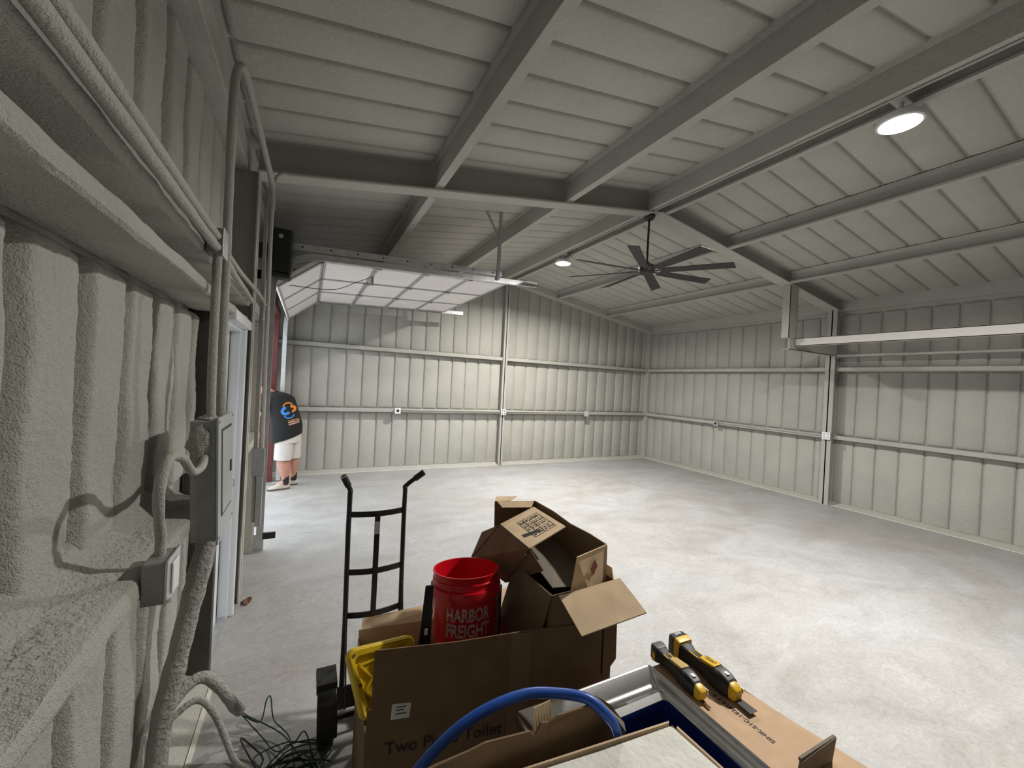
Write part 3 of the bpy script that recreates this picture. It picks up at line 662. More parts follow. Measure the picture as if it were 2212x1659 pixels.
for x, s in ((.150, -1), (.575, 1)):
    c = Vector((x, 2.085, .127)); ax = Vector((1, 0, 0))
    mb = MB(); mb.lathe([(.075, -.030), (.10, -.034), (.118, -.030), (.126, -.016), (.127, 0), (.126, .016), (.118, .030), (.10, .034), (.075, .030)], c, ax, 36, True); wl_ = build(mb, 'wheel', 'dark_gap', HT, True)
    mb = MB(); mb.lathe([(.001, -.024), (.03, -.028), (.035, -.018), (.074, -.02), (.076, .02), (.035, .018), (.03, .028), (.001, .024)], c, ax, 28); build(mb, 'hub', 'galv', wl_, True)
    # fender
    mb = MB(); rings = []
    for i in range(9):
        a = math.radians(40+140*i/8); d = Vector((0, math.cos(a), math.sin(a)))
        rings.append([c+d*.140+ax*-.042, c+d*.140+ax*.042, c+d*.145+ax*.042, c+d*.145+ax*-.042])
    mb.loft(rings); mb.box((x-.045, 2.06, .255), (x+.045, 2.19, .30)); build(mb, 'fender', 'black_metal', HT, bev=.004)
    xr = .228 if s < 0 else .506
    build(MB().bar((xr, RY-.012, .64), (xr+.008, 2.085, .14), .03, .006, (1, 0, 0)), 'brace', 'black_metal', HT)
build(MB().tube([(.13, 2.085, .127), (.60, 2.085, .127)], .009, 10), 'axle', 'galv', HT)
mb = MB(); mb.box((.19, RY-.01, .012), (.53, RY+.2, .019)); mb.box((.19, RY-.01, .012), (.53, RY, .17)); build(mb, 'toe_plate', 'black_metal', HT)

# ------------------------------------------------------------------ big toilet carton
def card(name, pts, parent, m='card', t=.005): return build(MB().sheet(pts, t), name, m, parent)
FLp, FRp, BLp, BRp = Vector((.24, 1.475, 0)), Vector((1.14, 1.30, 0)), Vector((.262, 1.935, 0)), Vector((1.235, 1.80, 0))
Z = Vector((0, 0, 1)); e1 = (FRp-FLp).normalized(); n1 = Vector((e1.y, -e1.x, 0))
TB = thing('toilet_carton', (.70, 1.62, 0), 'large open brown carton lettered Two Piece Toilet, holding a red bucket', 'carton')
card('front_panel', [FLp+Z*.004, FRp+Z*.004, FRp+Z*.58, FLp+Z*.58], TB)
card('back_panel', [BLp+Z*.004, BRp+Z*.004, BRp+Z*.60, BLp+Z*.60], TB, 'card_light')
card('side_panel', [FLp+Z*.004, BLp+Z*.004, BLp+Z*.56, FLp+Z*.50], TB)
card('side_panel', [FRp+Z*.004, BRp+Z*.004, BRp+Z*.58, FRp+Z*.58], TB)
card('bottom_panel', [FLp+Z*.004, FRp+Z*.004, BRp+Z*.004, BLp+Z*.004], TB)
fp = card('front_flap', [FLp+e1*.014+Z*.58, FRp-e1*.006+Z*.58, FRp-e1*.003+Z*.790-n1*.004, FLp+e1*.62+Z*.796-n1*.002, FLp+e1*.30+Z*.787, FLp+e1*.018+Z*.792], TB)
card('end_flap', [FRp+e1*.004+Z*.56, FRp+e1*.07-n1*.01+Z*.625, FRp+e1*.068-n1*.012+Z*.77, FRp+e1*.004+Z*.79], TB)
card('back_flap', [BLp+Z*.60+e1*.01, BRp+Z*.60, BRp+Z*.67+Vector((.01, .12, 0)), BLp+Z*.62+Vector((.02, .05, 0))], TB, 'card_light', .004)
q = lambda s, z, o=.0035: FLp+e1*s+Z*z+n1*o
build(MB().sheet([q(.082, .536), q(.147, .536), q(.152, .588), q(.086, .592)], .0012), 'shipping_label', 'board', TB)
for i, (s0, s1, z) in enumerate(((.10, .135, .577), (.098, .128, .566), (.098, .138, .553))):
    build(MB().sheet([q(s0, z, .0045), q(s1, z, .0045), q(s1, z+.004, .0045), q(s0, z+.004, .0045)], .0004), 'label_print', 'tool_grey', TB)
build(MB().sheet([q(.515, .30), q(.60, .30), q(.602, .789), q(.517, .792)], .0008), 'packing_tape', 'tape', TB)
put_text('Two Piece Toilet', .062, q(.066, .414), e1, Z, 'lettering', 'ink', TB, .0006, 1.0, .0006)
# filler carton below the things that stand in it
ic = thing('inner_carton', (.72, 1.60, .008), 'plain brown carton packed inside the toilet carton', 'carton')
a_, b_, c_, d_ = Vector((.27, 1.50, 0)), Vector((1.13, 1.335, 0)), Vector((1.215, 1.775, 0)), Vector((.285, 1.905, 0))
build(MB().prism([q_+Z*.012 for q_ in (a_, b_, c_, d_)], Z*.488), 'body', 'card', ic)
card('top_flap', [a_+Z*.502, b_+Z*.502, (b_+c_)/2+Z*.504, (a_+d_)/2+Z*.504], ic, 'card', .004)
card('top_flap', [d_+Z*.502, c_+Z*.502, (b_+c_)/2+Z*.505, (a_+d_)/2+Z*.505], ic, 'card', .004)

# ------------------------------------------------------------------ red bucket
bc = Vector((.664, 1.635, .528)); tilt = Matrix.Rotation(math.radians(1), 3, 'Y') @ Matrix.Rotation(math.radians(-7), 3, 'X') @ Matrix.Scale(.95, 3)
BK = thing('bucket', bc, 'red plastic bucket lettered HARBOR FREIGHT standing in the toilet carton', 'bucket')
BH = .425
def bl(prof, nm, m, par, n=56, closed=False):
    mb = MB(); mb.lathe(prof, (0, 0, 0), (0, 0, 1), n, closed); mb.v = [bc+tilt @ v for v in mb.v]; return build(mb, nm, m, par, True)
bl([(.001, .012), (.128, .012), (.130, 0), (.132, .004), (.1485, BH-.075), (.1485, BH-.055), (.1495, BH-.012), (.1535, BH-.006), (.1535, BH), (.147, BH), (.1455, BH-.01), (.128, .016), (.001, .016)], 'shell', 'red', BK)
bl([(.147, BH-.098), (.161, BH-.096), (.163, BH-.075), (.161, BH-.062), (.148, BH-.060)], 'collar', 'red', BK)
bl([(.148, BH-.040), (.153, BH-.038), (.153, BH-.032), (.149, BH-.030)], 'upper_ring', 'red', BK)
cdir = math.atan2(-bc.y, -bc.x)+math.radians(7)
for txt, z0, sc_ in (('HARBOR', .245, 1.0), ('FREIGHT', .180, 1.0)):
    vs, fs = text_mesh(txt, .072, .0022); wmax = max(v.x for v in vs); mb = MB(); vv = []
    for v in vs:
        z = z0+v.y*1.05; r = .131+(.1485-.131)*z/(BH-.075)+.0012; an = cdir+(v.x-wmax/2)*(.205/wmax)/r
        vv.append(bc+tilt @ Vector((r*math.cos(an), r*math.sin(an), z)))
    letters(vv, fs, 'print_white', BK)
u_ = Vector((math.cos(cdir-1.25), math.sin(cdir-1.25), 0))
P = [bc+tilt @ Vector((math.cos(a)*.165, math.sin(a)*.165, z)) for a, z in ((cdir-1.15, BH-.085), (cdir-1.13, BH-.12), (cdir-1.17, BH-.17))]
build(MB().tube(catmull(P, 5), .0022, 6), 'bail_wire', 'galv', BK)

# black slotted bracket and grey post beside the bucket
sb = thing('slotted_bracket', (.44, 1.49, .509), 'black slotted steel bracket leaning left of the red bucket', 'bracket')
br_ = MB(); A, B = Vector((.456, 1.515, .965)), Vector((.438, 1.50, .509)); s = Vector((1, -.15, 0)).normalized()
br_.prism([A-s*.014, A+s*.012, B+s*.022, B-s*.034], (0, .004, 0)); br_.prism([A+s*.012, B+s*.022, B+s*.022+Vector((.004, .035, 0)), A+s*.012+Vector((.004, .035, 0))], s*.004); bb = build(br_, 'angle', 'black_metal', sb)
for t_ in (.38, .66):
    c = A.lerp(B, t_); build(MB().obox(c-Vector((0, .0005, 0)), s*.006, Vector((0, .0008, 0)), Vector((0, 0, .012))), 'slot', 'plate_white', bb)
po = thing('metal_post', (.83, 1.665, .509), 'short grey galvanised post right of the red bucket', 'post')
mb = MB(); mb.box((.836, 1.66, .509), (.842, 1.69, .83)); mb.box((.818, 1.66, .509), (.842, 1.665, .83)); pp = build(mb, 'angle', 'grey_box', po)
build(MB().tube([(.828, 1.6595, .76), (.828, 1.661, .76)], .006, 10), 'hole', 'dark_gap', pp)

# ------------------------------------------------------------------ yellow ribbed tray
YT = thing('yellow_tray', (.25, 1.57, .51), 'yellow ribbed plastic tray hooked over the left corner of the toilet carton', 'tray')
o_ = Vector((.178, 1.60, .735)); xr_ = (Vector((.44, 1.66, .70))-o_).normalized(); yr_ = (Vector((.213, 1.515, .54))-o_); yr_ = (yr_-xr_*yr_.dot(xr_)).normalized(); nz_ = xr_.cross(yr_)
if nz_.y > 0: nz_ = -nz_
T = lambda u, v, w_=0: o_+xr_*u+yr_*v+nz_*w_
def rrect(u0, u1, v0, v1, r, w_, n=5, taper=0):
    out = []
    for cu, cv, a0 in ((u1-r, v0+r, -90), (u1-r-taper, v1-r, 0), (u0+r+taper, v1-r, 90), (u0+r, v0+r, 180)):
        for i in range(n+1):
            a = math.radians(a0+90*i/n); out.append(T(cu+r*math.cos(a), cv+r*math.sin(a), w_))
    return out
mb = MB(); mb.loft([rrect(0, .27, 0, .235, .03, -.02, taper=.05), rrect(0, .27, 0, .235, .03, .012, taper=.05), rrect(.008, .262, .008, .227, .025, .018, taper=.05), rrect(.026, .244, .026, .209, .02, .014, taper=.05), rrect(.034, .236, .034, .201, .02, -.012, taper=.05)])
tb_ = build(mb, 'shell', 'yellow', YT, True)
for (u0, v0), (u1, v1) in (((.05, .06), (.10, .11)), ((.10, .11), (.07, .15)), ((.07, .15), (.12, .19)), ((.05, .06), (.13, .05)), ((.10, .11), (.19, .07)), ((.12, .19), (.19, .12)), ((.19, .07), (.19, .17))):
    build(MB().bar(T(u0, v0, -.006), T(u1, v1, -.006), .007, .014, nz_), 'rib', 'yellow', YT)
for u, v in ((.02, .022), (.045, .12), (.075, .195)): build(MB().tube([T(u, v, .012), T(u, v, .0195)], .006, 10), 'hole', 'leaf', YT)

# ------------------------------------------------------------------ cartons on the right of the toilet carton
CC = thing('flap_carton', (1.05, 1.55, .51), 'open tan carton with a wide flap hanging over the toilet carton', 'carton')
z0 = .512
F1, F2, F3, F4 = Vector((.925, 1.325, .925)), Vector((1.178, 1.255, .985)), Vector((1.147, 1.085, .945)), Vector((.904, 1.14, .881))
F1 = Vector((.925, 1.345, .922)); F2 = Vector((1.18, 1.30, .965))
C1, C2 = Vector((.905, 1.66, .922)), Vector((.912, 1.352, .920)); C3, C4 = Vector((1.185, 1.70, .95)), Vector((1.19, 1.305, .955))
dn = lambda v, z=z0: Vector((v.x, v.y, z))
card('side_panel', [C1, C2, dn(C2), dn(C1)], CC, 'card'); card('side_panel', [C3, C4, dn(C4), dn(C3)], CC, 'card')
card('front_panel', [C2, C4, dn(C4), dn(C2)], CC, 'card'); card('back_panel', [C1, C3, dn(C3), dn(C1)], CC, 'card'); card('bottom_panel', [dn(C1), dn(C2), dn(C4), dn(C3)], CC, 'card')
card('wide_flap', [Vector((.925, 1.322, .929)), Vector((1.176, 1.258, .986)), Vector((1.147, 1.08, .945)), Vector((.904, 1.14, .881))], CC, 'card_light')
card('left_flap', [C1+Vector((0, 0, -.002)), C2+Vector((-.003, 0, -.002)), Vector((.868, 1.40, .62)), Vector((.84, 1.70, .62))], CC, 'card')
card('small_flap', [Vector((1.19, 1.62, .955)), Vector((1.19, 1.31, .955)), Vector((1.205, 1.34, .99)), Vector((1.205, 1.6, .99))], CC, 'card_light')
CA = thing('label_carton', (1.0, 1.6, .54), 'torn brown carton with a printed label on its top, tilted above the bucket', 'carton')
P1, P2, P3, P4 = Vector((.862, 1.75, 1.077)), Vector((1.073, 1.80, 1.127)), Vector((1.102, 1.55, 1.106)), Vector((.884, 1.50, 1.054))
Q1, Q4 = Vector((.789, 1.90, .865)), Vector((.890, 1.72, .806)); T1, T2 = Vector((1.098, 1.83, 1.148)), Vector((1.174, 1.35, 1.092))
tp = card('top_panel', [P1, P2, P3, P4], CA, 'card_light'); card('side_panel', [P1, P4, Q4, Q1], CA)
card('far_panel', [T1, T1.lerp(T2, .3)+Z*.004, T1.lerp(T2, .55)-Z*.006, T1.lerp(T2, .8)+Z*.002, T2, Vector((1.178, 1.36, .52)), Vector((1.16, 1.69, .52)), Vector((1.13, 1.80, .70))], CA)
B1 = Vector((.873, 1.85, 1.159))
card('back_panel', [B1, T1, Vector((1.12, 1.815, .99)), Vector((.879, 1.85, 1.0))], CA)
card('back_flap', [B1, Vector((.965, 1.862, 1.150)), Vector((1.024, 1.90, 1.158)), Vector((.905, 1.90, 1.166))], CA, 'card_light', .004)
card('top_flap', [B1+Vector((.01, -.003, .001)), T1+Vector((-.01, -.004, .001)), Vector((1.06, 1.80, 1.126)), Vector((.90, 1.815, 1.135))], CA, 'card_light', .004)
card('marked_flap', [Vector((.979, 1.29, 1.089)), T2+Vector((.002, -.004, 0)), Vector((1.182, 1.345, .72)), Vector((.984, 1.37, .72))], CA, 'card_light')
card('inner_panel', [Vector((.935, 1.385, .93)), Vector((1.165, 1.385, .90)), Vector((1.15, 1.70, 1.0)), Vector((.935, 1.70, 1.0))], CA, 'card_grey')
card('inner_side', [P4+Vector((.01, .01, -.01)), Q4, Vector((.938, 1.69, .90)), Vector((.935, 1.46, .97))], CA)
card('end_flap', [P1+Vector((-.005, .005, -.004)), Vector((.835, 1.90, .99)), Vector((.785, 1.905, .87)), Q1], CA)
# red diamond mark
f0, fx, fz = Vector((1.082, 1.3155, .985)), (T2-Vector((.979, 1.29, 1.089))).normalized(), Vector((0, .10, -.98)).normalized()
nn = fx.cross(fz).normalized(); nn = nn if nn.y < 0 else -nn
f0 = Vector((1.085, 1.318, 1.02))+nn*.0035
build(MB().sheet([f0+fz*-.036, f0+fx*.026, f0+fz*.036, f0-fx*.026], .0008), 'diamond_mark', 'ink_red', CA)
# printed label grid on the top panel
ex = (P4-P1).normalized(); ey = (P2-P1); nl = ex.cross(ey).normalized(); nl = nl if nl.z > 0 else -nl
L2 = lambda a, b: P1.lerp(P2, b).lerp(P4.lerp(P3, b), a)+nl*.0032
def pr(a0, b0, a1, b1): return MB().sheet([L2(a0, b0), L2(a1, b0), L2(a1, b1), L2(a0, b1)], .0005)
mbp = MB()
for a0, b0, a1, b1 in [(.22, .30, .232, .88), (.40, .30, .41, .88), (.52, .30, .53, .88), (.66, .30, .67, .88), (.83, .30, .842, .88), (.22, .30, .842, .31), (.22, .87, .842, .88), (.40, .58, .842, .59), (.22, .44, .66, .45)]: mbp.add(*(lambda m: (m.v, m.f))(pr(a0, b0, a1, b1)))
random.seed(3)
for a in (.27, .44, .56, .70, .76, .31):
    b = .33
    while b < .82:
        l = random.uniform(.02, .07); mbp.add(*(lambda m: (m.v, m.f))(pr(a, b, a+.035, b+l))); b += l+random.uniform(.015, .05)
b = .12
while b < .50:
    l = random.uniform(.006, .02); mbp.add(*(lambda m: (m.v, m.f))(pr(.60+.2*(b-.12), b, .70+.2*(b-.12), b+l))); b += l+.008
build(mbp, 'printed_label', 'ink', CA)

# ------------------------------------------------------------------ sink carton, sink
SC = thing('sink_carton', (1.15, .75, 0), 'tan carton printed SINK-S1C, its lid strip carrying the cordless tools', 'carton')
x0, x1, y0, y1, zt_ = .66, 1.585, .30, 1.205, .615
card('side_panel', [(x0, y0, .003), (x0, y1, .003), (x0, y1, .55), (x0, y0, .55)], SC, 'card_sink'); card('side_panel', [(x1, y0, .003), (x1, y1, .003), (x1-.025, y1-.01, zt_), (x1+.02, y0, zt_)], SC, 'card_sink')
card('end_panel', [(x0, y0, .003), (x1, y0, .003), (x1, y0, zt_), (x0, y0, zt_)], SC, 'card_sink'); card('end_panel', [(x0, y1, .003), (x1, y1, .003), (x1-.03, y1, zt_), (1.29, y1, zt_), (1.28, y1, .55), (x0, y1, .55)], SC, 'card_sink')
card('bottom_panel', [(x0, y0, .003), (x1, y0, .003), (x1, y1, .003), (x0, y1, .003)], SC, 'card_sink')
lid = card('lid_strip', [(1.305, y1, zt_), (1.525, y1-.025, zt_), (1.565, .94, zt_), (1.66, y0, zt_), (1.305, y0, zt_)], SC, 'card_sink')
vs, fs = text_mesh('SINK-S1C-182414-F K', .03, .0007); wmax = max(v.x for v in vs); mb = MB()
letters([Vector((1.437-v.y*.72, .772+v.x*.232/wmax, zt_+.0034)) for v in vs], fs, 'ink', SC)
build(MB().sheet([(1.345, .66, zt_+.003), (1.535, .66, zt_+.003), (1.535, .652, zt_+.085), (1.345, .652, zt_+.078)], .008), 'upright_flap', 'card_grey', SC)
build(MB().box((1.345, .651, zt_+.076), (1.535, .659, zt_+.086)), 'flap_edge', 'card_grey', SC)

SK = thing('steel_sink', (1.0, .8, .05), 'stainless steel sink with blue protective film lying in the open carton', 'sink')
def rect(x0, x1, y0, y1, z, r=.03, n=4):
    out = []
    for cx_, cy_, a0 in ((x1-r, y1-r, 0), (x0+r, y1-r, 90), (x0+r, y0+r, 180), (x1-r, y0+r, 270)):
        for i in range(n+1):
            a = math.radians(a0+90*i/n); out.append((cx_+r*math.cos(a), cy_+r*math.sin(a), z))
    return out
sx0, sx1, sy0, sy1 = .675, 1.292, .36, 1.192
mb = MB(); mb.loft([rect(sx0+.006, sx1-.006, sy0+.006, sy1-.006, .60, .012), rect(sx0, sx1, sy0, sy1, .632, .012), rect(sx0, sx1, sy0, sy1, .645, .012), rect(sx0+.006, sx1-.006, sy0+.006, sy1-.006, .652, .012), rect(sx0+.014, sx1-.010, sy0+.014, sy1-.014, .650, .012),
    rect(sx0+.05, sx1-.016, sy0+.05, sy1-.045, .612, .02), rect(sx0+.075, sx1-.022, sy0+.075, sy1-.07, .604, .02), rect(sx0+.085, sx1-.028, sy0+.085, sy1-.095, .612, .02), rect(sx0+.09, sx1-.032, sy0+.09, sy1-.118, .600, .02)], cap=False)
build(mb, 'rim', 'steel', SK, True)
mb = MB(); rs = [rect(sx0+.09, sx1-.032, sy0+.09, sy1-.118, .600, .02), rect(sx0+.095, sx1-.037, sy0+.095, sy1-.123, .58, .02), rect(sx0+.10, sx1-.045, sy0+.10, sy1-.13, .30, .03), rect(sx0+.14, sx1-.09, sy0+.14, sy1-.17, .26, .05)]
mb.loft(rs, cap=False); b = len(mb.v)-len(rs[-1]); mb.f.append(list(range(b, len(mb.v)))); build(mb, 'bowl', 'blue_film', SK, True)
mb = MB(); mb.box((.80, .5, .03), (1.2, 1.05, .26)); build(mb, 'packing_block', 'card', SK)
# crumpled film
mb = MB(); n = 14
vv = [(1.02+.20*i/n+.02*noise.noise((i*.9, j*.9, 1)), .45+.30*j/n, .60+.05*noise.noise((i*.8, j*.8, 5))+.03*noise.noise((i*2., j*2., 9))) for j in range(n+1) for i in range(n+1)]
mb.add(vv, [(j*(n+1)+i, j*(n+1)+i+1, (j+1)*(n+1)+i+1, (j+1)*(n+1)+i) for j in range(n) for i in range(n)])
o = build(mb, 'loose_film', 'blue_film', SK); sm = o.modifiers.new('s', 'SOLIDIFY'); sm.thickness = .001

# ------------------------------------------------------------------ white-topped carton in front, with torn flap
WC = thing('white_topped_carton', (.68, .5, .655), 'nearest brown carton with a dirty white board top and torn rear flap', 'carton')
bx0, bx1, by0, by1, bz = .30, .945, .12, .805, .845
for a, b in (((bx0, by0), (bx1, by0)), ((bx1, by0), (bx1, by1-.025)), ((bx0, by1), (bx0, by0))): card('side_panel', [(a[0], a[1], .658), (b[0], b[1], .658), (b[0], b[1], bz-.012), (a[0], a[1], bz-.012)], WC)
card('bottom_panel', [(bx0, by0, .658), (bx1, by0, .658), (bx1, by1-.022, .658), (bx0, by1+.02, .658)], WC)
card('rear_panel', [(bx0, by1+.02, .658), (bx1, by1-.022, .658), (bx1, by1-.022, bz-.02), (bx0, by1+.02, bz-.02)], WC)
bd = build(MB().prism([(bx0, by0, bz-.012), (bx1, by0, bz-.012), (bx1-.002, .62, bz-.012), (bx1-.012, .762, bz-.012), (.93, .772, bz-.012), (.70, .79, bz-.012), (.40, .823, bz-.012), (bx0, .832, bz-.012)], (0, 0, .012)), 'top_board', 'board', WC, bev=.004)
build(MB().prism([(.93, .776, bz-.03), (.40, .828, bz-.03), (bx0, .836, bz-.03), (bx0, .841, bz-.03), (.40, .833, bz-.03), (.935, .781, bz-.03)], (0, 0, .034)), 'raw_edge', 'card_light', WC)
build(MB().prism([(bx1-.004, .76, bz-.05), (bx1+.002, .62, bz-.05), (bx1+.003, .12, bz-.05), (bx1+.009, .12, bz-.05), (bx1+.008, .62, bz-.05), (bx1+.002, .762, bz-.05)], (0, 0, .05)), 'raw_edge', 'card_light', WC)
fy = .852
flap = [(.235, fy+.008, .70), (.80, fy, .70), (.845, fy, .79), (.81, fy-.002, .83), (.785, fy, .868), (.765, fy+.004, .888), (.74, fy, .905), (.70, fy, .911), (.612, fy, .917), (.585, fy+.004, .905), (.565, fy+.006, .909), (.545, fy, .888), (.53, fy, .904), (.41, fy+.003, .916), (.37, fy+.004, .910), (.294, fy+.008, .903), (.235, fy+.008, .895)]
card('rear_flap', [Vector(v) for v in flap], WC)
build(MB().sheet([(.545, fy+.010, .875), (.60, fy+.012, .89), (.605, fy+.03, .935), (.555, fy+.03, .93)], .004), 'torn_scrap', 'card_light', WC)
build(MB().sheet([(.695, fy+.004, .900), (.76, fy+.002, .885), (.80, fy, .85), (.845, fy, .79), (.855, fy+.02, .80), (.80, fy+.02, .868), (.745, fy+.022, .91)], .008), 'torn_edge', 'card_grey', WC)

# blue pipe arching over the flap
H_ = catmull([(.15, 1.0, .015), (.155, .99, .25), (.175, .97, .48), (.20, .96, .62), (.235, .955, .74), (.285, .95, .82), (.37, .945, .885), (.46, .94, .918), (.56, .93, .930), (.64, .905, .926), (.71, .865, .905+.015), (.745, .835, .895), (.772, .818, .86), (.79, .815, .80)], 10)
hs = build(MB().tube(H_, .0135, 18), 'blue_pipe', 'hose', None, True, origin=H_[0]); tag(hs, 'bright blue plastic water pipe arching over the torn carton flap', 'pipe')

# ------------------------------------------------------------------ cordless tools
def rbox_ring(c, ax, ay, r=.35, n=4):
    out = []
    for sx_, sy_, a0 in ((1, 1, 0), (-1, 1, 90), (-1, -1, 180), (1, -1, 270)):
        for i in range(n+1):
            a = math.radians(a0+90*i/n); out.append(c+ax*(sx_*(1-r)+r*math.cos(a))+ay*(sy_*(1-r)+r*math.sin(a)))
    return out
def multitool(base, ang, label, small=False, grime=False):
    # base: blade end on the lid; tool axis runs from battery (far) to blade (near)
    d = Vector((math.sin(ang), math.cos(ang), 0)); s = Vector((d.y, -d.x, 0)); o = Vector(base); u = Vector((0, 0, 1))
    t = thing('multi_tool', o, label, 'power tool', 'cordless tools on the sink carton')
    L = .30 if not small else .27; k = 1.18 if not small else 1.02
    def ring(y, hx, z0_, z1_, r=.55): return rbox_ring(o+d*y+u*(z0_+z1_)/2, s*hx, u*(z1_-z0_)/2, r)
    mb = MB(); mb.loft([ring(.035, .020*k, .010, .045*k), ring(.045, .026*k, .004, .056*k), ring(.085, .031*k, .002, .066*k), ring(.115, .029*k, .004, .068*k), ring(.14, .024*k, .010, .064*k), ring(.19, .021*k, .014, .056*k), ring(.225*L/.3, .021*k, .014, .055*k), ring(.245*L/.3, .027*k, .010, .062*k), ring(.262*L/.3, .030*k, .008, .064*k)])
    build(mb, 'body', 'tool_black', t, True)
    yb = .262*L/.3
    if not small:
        mb = MB(); mb.loft([ring(yb, .038, .002, .084, .25), ring(yb+.022, .040, .001, .092, .25), ring(yb+.040, .038, .004, .092, .3)]); bt = build(mb, 'battery', 'tool_yellow', t, True)
        mb = MB(); mb.loft([ring(yb+.024, .0405, .010, .0928, .25), ring(yb+.052, .0385, .010, .0915, .3), ring(yb+.060, .032, .018, .086, .3)]); build(mb, 'battery_cap', 'tool_black', bt, True)
        build(MB().obox(o+d*(yb+.042)+u*.0926, s*.018, d*.007, u*.0008), 'battery_label', 'grey_cover', bt)
    else:
        mb = MB(); mb.loft([ring(yb, .027, .006, .066, .3), ring(yb+.02, .031, .004, .072, .3), ring(yb+.034, .027, .008, .070, .3)]); bt = build(mb, 'battery', 'tool_grey', t, True)
        build(MB().obox(o+d*(yb+.012)-s*.0305+u*.03, s*.0008, d*.008, u*.014), 'battery_latch', 'tool_yellow', bt)
    mb = MB(); mb.loft([ring(.105, .018*k, .050*k, .0712*k, .3), ring(.112, .0215*k, .050*k, .0718*k, .3), ring(.168, .0175*k, .045*k, .0665*k, .3), ring(.178, .012*k, .045*k, .062*k, .3)]); pl = build(mb, 'name_plate', 'tool_yellow' if not grime else mat('dusty_tool_yellow', (.48, .32, .09), .6), t, True)
    mb = MB(); mb.loft([ring(.046, .018*k, .046*k, .0585*k, .5), ring(.060, .020*k, .05*k, .0645*k, .5), ring(.088, .021*k, .05*k, .0695*k, .5), ring(.098, .015*k, .05*k, .068*k, .5)]); build(mb, 'grip_pad', 'tool_grey', t, True)
    mb = MB(); mb.loft([ring(.014, .014*k, .014, .040*k), ring(.022, .021*k, .008, .046*k), ring(.038, .022*k, .006, .052*k), ring(.046, .016*k, .01, .054*k)]); hd = build(mb, 'head', 'tool_yellow', t, True)
    build(MB().obox(o+d*.035+s*.020*k+u*.035*k, s*.003, d*.022, u*.008), 'clamp_lever', 'galv', hd)
    for sg in (1, -1):
        build(MB().obox(o+d*.205+u*.0555*k+s*sg*.013*k, s*.0022, d*.022, u*.0016), 'grip_stripe', 'tool_yellow', t)
    build(MB().obox(o+d*.066+u*.0668*k, s*.007, d*.009, u*.0012), 'dial', 'plate_white', t)
    bl_ = [o+s*-.016+d*.03, o+s*.016+d*.03, o+s*.019-d*.045, o-s*.019-d*.045] if not small else [o+s*-.008+d*.03, o+s*.008+d*.03, o+s*.004-d*.018, o-s*.004-d*.018]
    build(MB().prism([q_+u*(.012 if not small else .006) for q_ in bl_], u*.0018), 'blade', 'black_metal' if not small else 'leaf', t)
    if not small:
        vs, fs = text_mesh('DEWALT', .014, .0006); wm = max(v.x for v in vs); mb = MB()
        mb.add([o+d*(.162-v.x*.048/wm)+s*(v.y-.005)*-1*-1+u*.0855 for v in vs], fs); build(mb, 'lettering', 'ink', pl)
multitool((1.475, .915, zt_+.003), math.radians(2), 'yellow and black cordless tool with a large square battery on the sink carton', False)
multitool((1.352, .97, zt_+.003), math.radians(6), 'dusty smaller cordless tool beside the sink rim on its carton', True, True)

# ------------------------------------------------------------------ green wire tangle and floor scraps
random.seed(11); mb = MB()
for k in range(16):
    cx_, cy_ = random.uniform(-.02, .10), random.uniform(1.80, 2.0); r1, r2 = random.uniform(.06, .14), random.uniform(.05, .12); ph = random.uniform(0, 6.28); zz = random.uniform(.012, .05); tl = random.uniform(-.25, .25)
    P = [(cx_+r1*math.cos(ph+a*.42)+.015*math.sin(a*1.7+k), cy_+r2*math.sin(ph+a*.42), max(.006, zz+tl*.25*math.sin(ph+a*.42+1)+.03)) for a in range(16)]
    mb.tube(catmull(P, 3), .0032, 6)
for P in ([(-.215, 2.31, .10), (-.17, 2.29, .07), (-.1, 2.24, .05), (-.02, 2.15, .04), (.05, 2.0, .04)], [(-.20, 2.30, .08), (-.13, 2.30, .03), (-.11, 2.34, .10), (-.09, 2.31, .13), (-.07, 2.26, .05), (0, 2.15, .03), (.03, 1.95, .03)], [(-.215, 2.31, .09), (-.12, 2.22, .02), (-.05, 2.1, .02), (.02, 2.02, .10), (.06, 1.98, .17), (.09, 1.92, .10), (.08, 1.85, .03)]):
    mb.tube(catmull(P, 8), .003, 6)
gw = build(mb, 'wire_tangle', 'wire_green', None, True, origin=(.03, 1.95, 0)); tag(gw, 'tangle of dark green wire on the floor between wall and hand truck', 'wire')
bw = build(MB().tube(catmull([(-.13, 2.02, .012), (-.10, 2.08, .02), (-.15, 2.16, .03), (-.20, 2.20, .05), (-.12, 2.05, .01), (-.06, 1.95, .008), (-.02, 1.80, .008)], 8), .004, 6), 'loose_wire', 'wire_black', None, True, origin=(-.13, 2.02, 0)); tag(bw, 'single black wire curling beside the green tangle', 'wire')
lfm = MB(); c = Vector((-.335, 3.60, .004)); n = 8
lfm.prism([c+Vector((.03*math.cos(a)*(1+.4*math.sin(3*a)), .05*math.sin(a), .01*math.sin(a*2)+.004)) for a in [2*math.pi*i/12 for i in range(12)]], (0, 0, .002))
o = build(lfm, 'dry_leaf', 'leaf', None, origin=(-.335, 3.6, 0)); tag(o, 'dry brown leaf on the floor at the foot of the steel column', 'leaf')
for (x, y, s_), lab in (((1.45, 2.75, .014), 'larger pale scrap of the two behind the cartons on the floor'), ((1.85, 2.55, .010), 'smaller pale scrap of the two behind the cartons on the floor')):
    mb = MB(); mb.prism([(x+s_*math.cos(a)*random.uniform(.6, 1.2), y+s_*math.sin(a)*random.uniform(.6, 1.2), 0.0005) for a in [2*math.pi*i/7 for i in range(7)]], (0, 0, .006)); o = build(mb, 'floor_scrap', 'chip', None, origin=(x, y, 0)); tag(o, lab, 'scrap')

